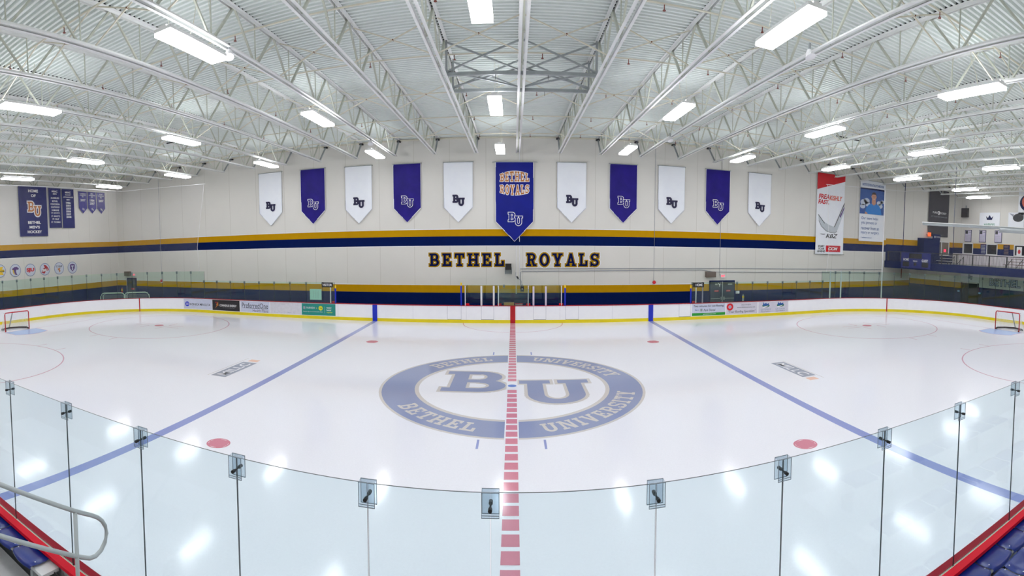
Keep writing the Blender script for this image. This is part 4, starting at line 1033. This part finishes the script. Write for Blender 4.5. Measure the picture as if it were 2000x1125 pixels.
text('headline', 'PURE   HOCKEY', 2.2, .2, M_white, o, .1, -2.35, .02, bold=.015); MB().ring(-.05, -2.35, .1, .2, .022, n=20).build('ring_emblem', M_white, o); text('slogan', 'GET YOUR TEAM GEAR HERE', 2.6, .14, M_grey, o, .05, -2.75, .02); text('web_lettering', 'purehockey.com', 1.6, .1, M_grey, o, 0, -4.6, .02)
# left wall: club banners
o = flatbanner('club_banner', F_left(6.2, 10.72), 2.85, 4.25, M_navycl, 'large navy banner with orange monogram on the left wall')
for ln, yy, ww in (('HOME', -.42, 1.0), ('OF', -.82, .48), ('BETHEL', -3.08, 1.3), ("MEN'S", -3.47, 1.05), ('HOCKEY', -3.87, 1.45)): text('banner_line', ln, ww, .24, M_white, o, .05, yy, .02, bold=.035)
monogram('monogram', [M_white, M_orange], o, .05, -1.92, .86, .02, ((.09, 0, 0), (0, .004, 1)))
o = flatbanner('club_banner', F_left(8.5, 10.62), 1.32, 3.45, M_navycl, 'narrow navy banner with a list of team names on the left wall')
for ln, yy, ww, hh in (('MIAC', -.28, .62, .17), ('MEN', -.5, .38, .12), ('AUGSBURG', -.86, .9, .14), ('BETHEL', -1.13, .62, .14), ('CONCORDIA', -1.39, 1.0, .14), ('GUSTAVUS', -1.65, .9, .14), ('HAMLINE', -1.91, .78, .14), ("ST. JOHN'S", -2.17, .9, .14), ("ST. MARY'S", -2.43, .92, .14), ('ST. OLAF', -2.69, .7, .14), ('ST. THOMAS', -2.95, 1.0, .14)):
    text('banner_line', ln, ww, hh, M_white, o, 0, yy, .02, bold=.02)
o = flatbanner('club_banner', F_left(9.95, 10.6), 1.32, 3.45, M_navycl, 'narrow navy banner with a list of years on the left wall')
for ln, yy, ww, hh in (('MIAC', -.30, .62, .17), ('PLAYOFF', -.52, .6, .11), ('APPEARANCES', -.72, 1.1, .11), ('MEN', -.95, .36, .11), ('1986', -1.22, .52, .18), ('2001', -1.47, .56, .18), ('2005', -1.72, .56, .18), ('2006', -1.98, .56, .18), ('2007', -2.23, .56, .18), ('2008', -2.48, .56, .18)):
    text('banner_line', ln, ww, hh, M_white, o, 0, yy, .02, bold=.03)
M_purcl = mat('violet_blue_cloth', (50, 46, 138), .5)
for y, lines, l in ((11.65, [('CONFERENCE', -.2, .7), ('CHAMPIONS', -.34, .7), ('MEN', -.47, .2), ('2007', -.78, .6)], 'small blue pennant with the year 2007, next to the narrow year banner'),
                    (12.75, [('MIAC', -.16, .3), ('APPEARANCE', -.31, .76), ('MEN', -.45, .2), ('1984', -.78, .55), ('2007', -1.06, .6)], 'small blue pennant with two years on the left wall, middle of three'),
                    (13.85, [('PLAYOFF', -.16, .45), ('CHAMPIONS', -.32, .7), ('MEN', -.48, .2), ('2007', -.78, .6)], 'small blue pennant with one year nearest the left corner')):
    o = empty('club_pennant', F_left(y, 10.45), l, 'pennant', 'small pennants on the left wall')
    MB().tube([(-.5, .01, -.11), (-.5, .01, 0), (.5, .01, 0), (.5, .01, -.11)], .015, 6).build('top_rod', M_galv, o)
    cloth(.98, 1.5, .48, amp=.01).build('cloth', M_purcl, o, smooth=True)
    for ln, yy, ww in lines: text('pennant_line', ln, ww, .22 if ln[0] in '12' else .10, M_white, o, 0, yy, .02, bold=.03)
    monogram('monogram', [M_white, M_white], o, .02, -1.6, .17, .02, ((.0, 0, 0),))
# round crests on the left wall
M_crest = mat('pale_crest', (206, 212, 226), .5)
def crest(y, z, l, fill=M_crest):
    o = empty('round_crest', F_left(y, z, XL + .01), l, 'crest', 'round team crests on the left wall')
    mb = MB(); mb.slab([(.5 * math.cos(2 * PI * k / 40), .53 * math.sin(2 * PI * k / 40)) for k in range(40)], 0, .02); mb.build('disc', fill, o); MB().ring(0, 0, .48, .53, .024, n=40).build('rim', mat('blue_rim', (120, 135, 175), .5), o); return o
o = crest(2.75, 3.72, 'blue and yellow round crest cut by the left picture edge'); MB().poly([(-.1, .3), (.3, .34), (.18, .12), (.38, .1), (.38, -.1), (.2, -.12), (.32, -.34), (-.1, -.3)], .03).build('yellow_shape', M_yellow, o); text('crest_lettering', 'GUSTIES', .6, .12, M_black, o, .1, -.05, .034, bold=.03)
o = crest(4.2, 3.68, 'round crest with a purple and gold curved shape'); mb = MB()
mb.poly([(-.36, .12), (-.1, .28), (.14, .30), (.34, .18), (.28, .04), (.12, .08), (.04, -.05), (.12, -.30), (.18, -.38), (.0, -.36), (-.1, -.2), (-.16, .04)], .03, 0); mb.poly([(-.36, .12), (-.16, .04), (-.12, -.2), (-.02, -.36), (-.2, -.26), (-.26, -.06), (-.24, .02)], .031, 1); mb.build('curved_shape', [M_purple, M_yellow], o)
o = crest(5.68, 3.64, 'round crest with three red letters'); text('crest_lettering', 'SJU', .78, .40, M_red, o, 0, -.02, .03, bold=.06)
o = crest(7.18, 3.62, 'round crest with a red angular shape and white letters'); MB().poly([(-.38, -.26), (-.2, .08), (-.02, .14), (-.14, .40), (.12, .34), (.36, .08), (.40, -.1), (.1, -.2), (-.1, -.38)], .03).build('red_shape', mat('crimson_print', (170, 28, 44), .5), o); text('crest_lettering', 'SMU', .55, .24, M_white, o, -.02, -.08, .034, bold=.05, shear=.2)
o = crest(8.69, 3.61, 'round crest with dark lettering above a gold figure shape'); text('crest_lettering', 'ST. OLAF', .68, .17, M_txtd, o, 0, .18, .03, bold=.03); MB().poly([(-.14, .02), (-.04, .0), (.04, .06), (.14, .02), (.08, -.1), (.14, -.22), (.02, -.38), (-.04, -.2), (-.14, -.1)], .03).build('gold_shape', M_orange, o)
o = crest(10.18, 3.60, 'round crest with a purple shield, nearest the corner'); mb = MB(); mb.poly([(-.28, .28), (0, .34), (.28, .28), (.26, -.06), (0, -.36), (-.26, -.06)], .03); mb.build('shield', M_purple, o); text('crest_lettering', 'T', .3, .34, M_crest, o, 0, .02, .034, bold=.06); text('crest_letter', 'S', .16, .36, M_crest, o, 0, -.04, .036, bold=.06)

# ================================================================== GOALS
def goal(name, x, y, s, label, spare=False):
    """mouth faces -s x (towards the centre)"""
    o = empty(name, T((x, y, 0)), label, 'goal')
    pm = M_redpipe if not spare else M_white
    r = .034; c = .10
    mb = MB(); mb.tube([(0, -.915, 0), (0, -.915, 1.22 - c), (0, -.885, 1.22 - .03), (0, -.915 + c, 1.22), (0, .915 - c, 1.22), (0, .885, 1.22 - .03), (0, .915, 1.22 - c), (0, .915, 0)], r, 10); mb.build('front_frame', pm, o, smooth=True)
    mb = MB(); mb.tube([(0, -.915, .03), (s * .35, -1.06, .03), (s * .95, -.75, .03), (s * 1.1, 0, .03), (s * .95, .75, .03), (s * .35, 1.06, .03), (0, .915, .03)], .026, 8)
    mb.tube([(0, -.9, 1.2), (s * .35, -.8, 1.2), (s * .52, -.45, 1.2), (s * .56, 0, 1.2), (s * .52, .45, 1.2), (s * .35, .8, 1.2), (0, .9, 1.2)], .022, 8); mb.build('base_and_top_bars', M_white, o)
    MB().tube([(s * .56, 0, 1.2), (s * .75, 0, .75), (s * 1.1, 0, .05)], .04, 8).build('centre_support', M_galv, o)
    mb = MB(); lo = [(s * .02, -.915), (s * .35, -1.06), (s * .95, -.75), (s * 1.1, 0), (s * .95, .75), (s * .35, 1.06), (s * .02, .915)]; hi = [(s * .02, -.9), (s * .35, -.8), (s * .52, -.45), (s * .56, 0), (s * .52, .45), (s * .35, .8), (s * .02, .9)]
    for i in range(6): mb.add([(lo[i][0], lo[i][1], .04), (lo[i + 1][0], lo[i + 1][1], .04), (hi[i + 1][0], hi[i + 1][1], 1.19), (hi[i][0], hi[i][1], 1.19)], [(0, 1, 2, 3)])
    mb.add([(a, b, 1.195) for a, b in hi], [tuple(range(7))]); mb.build('netting', M_goalnet, o)
    mb = MB(); mb.tube([(s * .02, -.86, .05), (s * .35, -.95, .06), (s * .88, -.68, .05), (s * 1.0, 0, .07), (s * .88, .68, .05), (s * .35, .95, .07), (s * .02, .86, .05)], .05, 6); mb.build('skirt_padding', mat('dark_net_skirt', (70, 62, 62), .8), o)
    return o
goal('hockey_goal', -27.3, -.12, -1, 'red framed hockey goal in front of the left end, cut by the picture edge')
goal('hockey_goal', 27.15, -.05, 1, 'red framed hockey goal in front of the right end, cut by the picture edge')
def spare_goal(x, y, l):
    o = empty('spare_goal', T((x, y, 0)), l, 'goal', 'spare goals behind the left corner boards')
    mb = MB(); mb.tube([(-1.1, 0, .0), (-1.1, 0, .9), (-.95, 0, 1.14), (-.75, 0, 1.2), (.75, 0, 1.2), (.95, 0, 1.14), (1.1, 0, .9), (1.1, 0, 0)], .04, 8); mb.tube([(-1.0, .6, .0), (-1.0, .6, .95), (-.8, .6, 1.1), (.8, .6, 1.1), (1.0, .6, .95), (1.0, .6, 0)], .03, 8); mb.build('goal_frame', mat('pale_green_pipe', (206, 220, 208), .4), o)
    MB().add([(-.9, 0, 1.15), (.9, 0, 1.15), (.8, .6, 1.07), (-.8, .6, 1.07)], [(0, 1, 2, 3)]).build('netting', mat('dark_green_net', (60, 84, 70), .8), o)
    MB().add([(-1.0, .0, .1), (1.0, .0, .1), (1.0, .0, 1.1), (-1.0, .0, 1.1)], [(0, 1, 2, 3)]).build('front_netting', M_goalnet, o)
    return o
o = spare_goal(-31.15, 12.0, 'spare goal stored behind the left corner boards, left one'); o.rotation_euler.z = R(35); o.scale = (1, 1, 1.06)
o = spare_goal(-29.5, 13.3, 'spare goal stored behind the left corner boards, right one'); o.rotation_euler.z = R(35); o.scale = (1, 1, 1.06)

# ================================================================== PROTECTIVE NETTING
for s, l in ((-1, 'left'), (1, 'right')):
    o = empty('protective_net', T((s * 30.95, 0, 0)), 'fine white protective netting hanging above the %s end glass' % l, 'netting')
    MB().add([(0, -8, 3.05), (0, 13.4, 3.05), (0, 13.4, 10.15), (0, -8, 10.15)], [(0, 1, 2, 3)]).build('end_netting', M_net, o)
    MB().add([(0, 13.4, 3.05), (-s * 8.3, 13.4, 3.05), (-s * 8.15, 13.4, 5.0), (-s * (9.0 if s < 0 else 8.5), 13.4, 9.8), (0, 13.4, 10.15)], [(0, 1, 2, 3, 4)]).build('side_netting', M_netx, o)
    MB().tube([(0, -8, 10.15), (0, 13.4, 10.15), (-s * (9.1 if s < 0 else 8.6), 13.4, 9.78)], .018, 6).build('top_cable', M_white, o)
    MB().tube([(-s * 8.3, 13.4, 3.05), (-s * 8.15, 13.4, 5.0), (-s * (9.0 if s < 0 else 8.5), 13.4, 9.8)], .012, 5).build('edge_cord', M_white, o)
    ys = (13.4, 9.0, 4.5, 0, -4.5)
    for y in ys: MB().tube([(0, y, 10.15), (0, y, ZB)], .008, 5).build('hanger', M_galv, o)
tag(MB().tube([(28.75, 13.6, -.02), (28.75, 13.6, 10.0)], .055, 8).build('net_pole', M_white), 'white vertical net pole in front of the far wall, right of the man banner', 'pole')
for y, l in ((13.75, 'dark slim net support pole beside the scoreboard, left'), (8.05, 'dark slim net support pole right of the scoreboard')):
    tag(MB().tube([(31.36, y, 4.85), (31.36, y, 11.94)], .03, 6).build('net_pole', M_navy), l, 'pole', 'dark net poles')

# ================================================================== RIGHT END: SCOREBOARD, BALCONY, POSTERS
sb = empty('scoreboard', frame((XBAL - .18, 11.95, 4.12), (0, -1, 0), (0, 0, 1)), 'blue scoreboard with dark number windows hanging on the balcony front', 'scoreboard')
MB().slab([(-1.72, -.68), (1.72, -.68), (1.72, .68), (-1.72, .68)], -.04, .02).build('cabinet', mat('scoreboard_blue', (22, 36, 120), .4), sb)
mb = MB(); mb.poly(rc(-.75, .16, .75, .6), .025); mb.poly(rc(-1.5, -.56, -.72, -.14), .025); mb.poly(rc(.76, -.56, 1.52, -.14), .025); mb.poly(rc(-.16, -.46, .16, -.18), .025); mb.build('number_windows', mat('dark_display', (26, 28, 30), .3), sb)
text('home_lettering', 'HOME', .66, .22, M_white, sb, -1.1, .05, .03, bold=.03); text('guest_lettering', 'GUEST', .72, .22, M_white, sb, 1.12, .0, .03, bold=.03); text('period_lettering', 'PERIOD', .5, .11, M_white, sb, .0, -.06, .03, bold=.03)
# railing
o = empty('balcony_railing', T((XBAL + .06, 0, 3.84)), 'dark picket railing along the front of the right balcony', 'railing')
mb = MB(); mb.box(-.03, .03, -6, YW - .1, .94, 1.0); mb.box(-.02, .02, -6, YW - .1, .08, .12); mb.build('rails', M_dark, o)
yy = -5.9; first = None
for k in range(12): 
    y = 15.6 - k * 1.6; q = MB().box(-.035, .035, y - .035, y + .035, 0, 1.0).build('railing_post', M_dark, o)
mb = MB(); y = 15.75
while y > -5.9: mb.box(-.009, .009, y - .009, y + .009, .1, .95); y -= .115
o2 = mb.build('pickets', M_dark, o); o2['kind'] = 'stuff'
# vestibule box with sign on the balcony corner
mb = MB(); mb.box(35.6, 38.0, YW - .9, YW - .002, 3.76, 6.25); tag(mb.build('vestibule', M_navy), 'navy boxed-out vestibule on the far wall behind the scoreboard', 'vestibule')
o = empty('hanging_sign', T((37.4, YW - .95, 6.4)), 'navy sign on top of the navy vestibule at the right', 'sign'); MB().box(-.6, .55, -.03, .03, -.25, .28).build('sign_plate', M_navy, o); tx = text('sign_lettering', 'SECTION', .9, .18, M_white, o); tx.matrix_local = frame((0, -.035, .02), (1, 0, 0), (0, 0, 1))
o = empty('exit_sign', T((36.9, YW - .4, 6.65)), 'glowing orange exit sign above the navy vestibule', 'exit sign'); MB().box(-.03, .03, .0, .4, -.03, .03).build('mount', M_galv, o); MB().box(-.2, .2, -.05, .05, -.2, .2).build('sign_housing', emit('orange_exit_glow', (255, 110, 60), 1.2), o)
o = empty('exit_sign', T((39.9, YW, 5.1)), 'small red exit sign left of the paired windows by the balcony corner', 'exit sign'); MB().box(-.15, .15, -.08, 0, -.15, .15).build('sign_housing', M_exit, o)
o = empty('window_7', T((0, 0, 0))); struct(o)
mb = MB(); x0, x1 = 38.05, 40.6
for a, b in ((x0, x0 + .1), ((x0 + x1) / 2 - .05, (x0 + x1) / 2 + .05), (x1 - .1, x1)): mb.box(a, b, YW - .06, YW, 4.55, 6.05)
mb.box(x0, x1, YW - .06, YW, 4.55, 4.65); mb.box(x0, x1, YW - .06, YW, 5.95, 6.05); mb.build('window_frame', M_white, o); MB().box(x0, x1, YW - .03, YW - .005, 4.6, 6.0).build('pane', mat('tan_window', (120, 112, 100), .3), o)
# posters on the upper right wall
for i, y in enumerate((13.87, 12.02, 10.1, 6.05)):
    o = empty('player_poster', F_right(y, 6.75), 'small framed white player sheet on the upper right wall, %s' % ('nearest the corner', 'second from the corner', 'third from the corner', 'right of the wide gap')[i], 'poster', 'framed player sheets')
    MB().slab([(-.43, -.62), (.43, -.62), (.43, .62), (-.43, .62)], 0, .03).build('frame', M_navy, o); MB().poly(rc(-.38, -.57, .38, .57), .034).build('sheet', mat('lavender_sheet', (210, 204, 226), .5), o)
    MB().poly(rc(-.34, .22, -.04, .54), .037).build('photo', M_dark, o)
    mb = MB()
    for q in range(7): mb.poly(rc(-.3, -.5 + q * .09, .3, -.48 + q * .09), .037)
    mb.poly(rc(.04, .36, .34, .44), .037); mb.build('text_lines', M_grey, o)
for i, (y, c) in enumerate(((12.4, 'w'), (9.35, 'd'), (5.9, 'w'), (2.6, 'd'))):
    if c == 'x': continue
    o = empty('team_poster', F_right(y - .55 if i == 0 else y - .3, 5.42), ('tall pale team poster between the first two balcony windows', 'tall dark team poster between the second and third balcony windows', 'pale poster at the right edge between balcony windows', 'dark poster past the right picture edge')[i], 'poster', 'team posters between balcony windows')
    MB().slab([(-.36, -.5), (.36, -.5), (.36, .5), (-.36, .5)], 0, .03).build('sheet', M_navy if c == 'd' else M_navycl, o)
    mb = MB()
    for q in range(6): mb.poly(rc(-.26, -.42 + q * .15, .26, -.34 + q * .15), .034)
    mb.build('printed_bands', M_grey if c == 'w' else mat('brown_print', (110, 90, 86), .5), o)
o = empty('window_poster', F_right(7.55, 5.35, XR - .07), 'white sheet with a red emblem in the third balcony window', 'poster'); MB().slab([(-.3, -.42), (.3, -.42), (.3, .42), (-.3, .42)], 0, .01).build('sheet', M_white, o); MB().disc(0, -.05, .15, .014, 0, 16, .22).build('red_emblem', M_red, o)
# logo sheets: plain generic stand-ins of the same size and colours
o = empty('logo_sheet', F_right(11.25, 8.32), 'square white sheet with a dark crown-like mark on the upper right wall', 'logo sheet'); MB().slab([(-1.25, -.78), (1.25, -.78), (1.25, .85), (-1.25, .85)], 0, .02).build('sheet', M_cloth_w, o)
mb = MB(); mb.poly([(-.45, .5), (-.3, .1), (.3, .1), (.45, .5), (.2, .3), (0, .62), (-.2, .3)], .025); mb.build('crown_mark', M_letnavy, o); text('sheet_lettering', 'MAVERICKS', 1.3, .4, mat('sea_green_print', (120, 170, 150), .5), o, 0, -.45, .025, bold=.04)
o = empty('logo_sheet', F_right(7.85, 8.34), 'square white sheet with a grey horned shield mark on the upper right wall', 'logo sheet'); MB().slab([(-1.15, -.8), (1.15, -.8), (1.15, .82), (-1.15, .82)], 0, .02).build('sheet', M_cloth_w, o)
mb = MB(); mb.disc(0, .3, .62, .025, 0, 20, .4); mb.poly([(-.6, .4), (-1.05, .75), (-.5, .62)], .026, 1); mb.poly([(.6, .4), (1.05, .75), (.5, .62)], .026, 1); mb.build('shield_mark', [M_dark, M_grey], o)
o = empty('logo_sheet', F_right(5.5, 10.1), 'white sheet with a large orange and navy rounded mark, cut by the right edge', 'logo sheet'); MB().slab([(-2.4, -1.35), (2.4, -1.35), (2.4, 1.5), (-2.4, 1.5)], 0, .02).build('sheet', M_cloth_w, o)
mb = MB(); mb.disc(-.9, .0, 1.35, .025, 0, 32, .95); mb.disc(-.8, .1, 1.2, .03, 1, 32, .85); mb.build('rounded_mark', [M_letnavy, mat('orange_red_mark', (214, 88, 60), .5)], o)
ws = empty('wall_speaker', T((XR - .05, 14.3, 9.2)), 'black loudspeaker high on the upper right wall', 'loudspeaker'); MB().slab([(-.3, -.4), (0, -.4), (0, .4), (-.3, .4)], -.5, .45).build('cabinet', M_black, ws); MB().box(-.05, .05, -.05, .05, .45, .75).build('bracket', M_galv, ws)
# white half wall seen behind the pickets, benches on the balcony
tag(MB().box(XR - .1, XR - .01, -6, 14.9, 3.78, 4.84).build('white_half_wall', mat('pale_pink_white', (232, 226, 232), .6)), 'white lower wall panel behind the balcony bleachers', 'wall panel')
def bleacher(x, y, l, m_):
    o = empty('bleacher', T((x, y, 3.76)), l, 'bleacher', 'small bleachers on the balcony')
    for k in range(3):
        MB().box(k * .5, k * .5 + .24, -1.3, 1.3, .32 + k * .25, .36 + k * .25).build('seat_plank', m_, o)
    mb = MB()
    for yy in (-1.1, 0, 1.1):
        mb.bar((0, yy, 0), (1.2, yy, .8), .04, .04)
        for k in range(3): mb.bar((k * .5 + .12, yy, 0), (k * .5 + .12, yy, .32 + k * .25), .04, .04)
    mb.build('support_frame', M_dark, o)
bleacher(35.5, 12.0, 'grey bleacher on the balcony near the far wall', M_alu); bleacher(36.2, 4.9, 'brown plank bleacher on the balcony at the right', mat('brown_plank', (110, 80, 66), .6)); 
# lower right: header sign over the doorway, big outlined letters
o = empty('doorway_sign', F_right(8.5, 2.86, XLOW - .12), 'white box sign with dark monogram above the dark doorway under the balcony', 'sign'); MB().slab([(-1.0, -.42), (1.0, -.42), (1.0, .42), (-1.0, .42)], -.1, 0).build('sign_box', M_white, o)
monogram('monogram', [M_letnavy, M_grey], o, .05, .0, .30, .006, ((.05, 0, 0), (0, .004, 1)))
o = empty('wall_lettering', F_right(6.55, 2.22, XLOW - .01), 'pale outlined letters on the white band under the balcony', 'lettering')
text('lettering_outline', 'BETHEL', 3.1, .66, M_letnavy, o, 1.62, .36, .004, bold=.05); text('lettering_face', 'BETHEL', 3.02, .58, M_crest, o, 1.62, .36, .008, bold=.005)
for y, l in ((9.75, 'small blue door plate left of the dark doorway'), (7.45, 'small blue door plate right of the dark doorway')):
    tag(MB().box(XLOW - .02, XLOW, y - .12, y + .12, 1.45, 1.6).build('door_plate', mat('pale_blue_plate', (120, 170, 220), .4)), l, 'sign')
# pipes at the right end
tag(MB().tube([(33.4, 15.82, 3.31), (33.4, 15.82, 2.3)], .05, 8).build('standpipe', M_copper), 'short dark red pipe stub under the balcony in the right corner', 'pipe')

# ================================================================== STANDS IN FRONT OF THE CAMERA
def make_seat():
    o = empty('stadium_seat'); w, d = .243, .165
    mb = MB(); n = 8; vs = []
    prof = [(-.17, -.05), (-.175, -.012), (-.15, .006), (-.05, -.006), (.05, -.008), (.13, .004), (.165, .0), (.175, -.03)]
    out = []
    for (y, z) in prof:
        e = .02 if abs(y) > .16 else (.006 if abs(y) > .12 else 0)
        for i in range(n + 1):
            u = -1 + 2 * i / n; out.append((u * (w - e), y - (.035 * (1 - u * u) if y < -.1 else 0), z + .014 * u * u * u * u - .02 * (abs(u) > .99)))
    fs = []
    for j in range(len(prof) - 1):
        for i in range(n): a = j * (n + 1) + i; fs.append((a, a + 1, a + n + 2, a + n + 1))
    mb.add(out, fs); mb.build('seat_shell', M_seat, o, smooth=True)
    b0_ = None
    for sx in (-1, 1):
        for y in (-.09, .10):
            mb = MB().tube([(0, 0, 0), (0, 0, .004)], .0085, 8); b = mb.build('bolt', M_white, o) if b0_ is None else b0_.copy()
            if b0_ is None: b0_ = b
            else: COL.objects.link(b); b.parent = o
            b.location = (sx * .205, y, .012)
    return o
seat0 = make_seat(); su = [False]
def seat(x, y, z, l):
    o = seat0 if not su[0] else copy_tree(seat0); su[0] = True
    o.location = (x, y, z); tag(o, l, 'seat', 'blue plastic bleacher seats')
RN = ['front', 'second', 'third']
for r_, (y, z, x0) in enumerate(((-13.24, 1.0, 4.43), (-13.92, 1.36, 4.60), (-14.60, 1.72, 4.6))):
    for k in range(9 if r_ < 2 else 8): seat(x0 + .503 * k, y, z, 'blue plastic seat in the %s row at the right, %s from the aisle' % (RN[r_], ORD[k + 1]))
for r_, (y, z, x0) in enumerate(((-13.24, 1.0, -5.40),)):
    for k in range(7): seat(x0 - .503 * k, y, z, 'blue plastic seat in the front row at the left, %s from the aisle' % ORD[k + 1])
for s, a, b, rows in ((1, 4.1, 9.2, ((-13.24, 1.0), (-13.92, 1.36), (-14.6, 1.72))), (-1, -9.2, -4.98, ((-13.24, 1.0),))):
    for i, (y, z) in enumerate(rows):
        o = empty('bench_plank', T(((a + b) / 2, y, z - .03)), 'aluminium plank carrying the %s row of seats at the %s' % (RN[i], 'right' if s > 0 else 'left'), 'plank', 'seat planks')
        hw = (b - a) / 2
        MB().box(-hw, hw, -.13, .13, -.055, -.01).build('plank', M_alu, o)
        mb = MB()
        for k in range(4):
            xx = -hw + .3 + k * (2 * hw - .6) / 3; mb.box(xx - .03, xx + .03, -.1, .1, -.385, -.055)
        mb.build('support', M_galv, o)
def deck(x0, x1, y0, y1, z, l, zb=None):
    o = empty('bleacher_deck', T(((x0 + x1) / 2, (y0 + y1) / 2, z)), l, 'deck', 'aluminium bleacher decks'); hx, hy = (x1 - x0) / 2, (y1 - y0) / 2
    mb = MB(); n = 2
    for k in range(n): a = -hy + 2 * hy * k / n; mb.box(-hx, hx, a + .004, a + 2 * hy / n - .004, -.04, 0)
    mb.build('deck_planks', M_alu, o)
    if zb is not None: MB().box(-hx, hx, hy - .02, hy, zb - z, -.04).build('riser', M_alu, o)
for nm, x0, x1 in (('left', -9.2, -4.1), ('right', 4.1, 9.2)):
    deck(x0, x1, -13.95, -13.2, .58, 'front aluminium footboard of the %s stand' % nm, -.02)
    deck(x0 - 0, x1, -14.6, -13.955, .95, 'second aluminium footboard of the %s stand' % nm, .58)
    deck(x0, x1, -15.3, -14.605, 1.30, 'third aluminium footboard of the %s stand' % nm, .95)
o = empty('bench_plank', T((-7.25, -14.05, 1.30)), 'aluminium plank of the second row at the left', 'plank'); MB().box(-1.95, 1.95, -.13, .13, -.05, 0).build('plank', M_alu, o); MB().box(1.85, 1.95, -.1, .1, -.33, -.05).build('support', M_galv, o)
# aisle handrail
o = empty('aisle_handrail', T((-4.02, -13.6, .58)), 'grey tubular aisle handrail with rounded front end at the lower left', 'handrail')
def hr(y, z): return (0, y + 13.6, z - .58)
loop = [hr(-18.0, 5.08), hr(-13.53, 2.24), hr(-13.30, 2.105), hr(-13.22, 2.05), hr(-13.16, 1.99), hr(-13.115, 1.91), hr(-13.10, 1.82), hr(-13.13, 1.73), hr(-13.19, 1.665), hr(-13.27, 1.635), hr(-13.36, 1.65), hr(-13.53, 1.745), hr(-18.0, 4.50)]
MB().tube(loop, .0235, 12).build('rail_tube', M_rail, o, smooth=True)
MB().tube([hr(-13.53, 2.24), hr(-13.53, .58)], .0235, 12).build('rail_post', M_rail, o, smooth=True)
MB().tube([hr(-16.3, 4.0), hr(-16.3, 1.9)], .0235, 12).build('rail_post', M_rail, o, smooth=True)
# added dark sheet, painted shade for the gap behind the near boards
tag(MB().box(-9.2, 9.2, -13.19, -13.175, .0, .93).build('gap_shade_sheet', M_dark), 'dark added sheet for the shaded gap between near boards and front seats', 'panel')
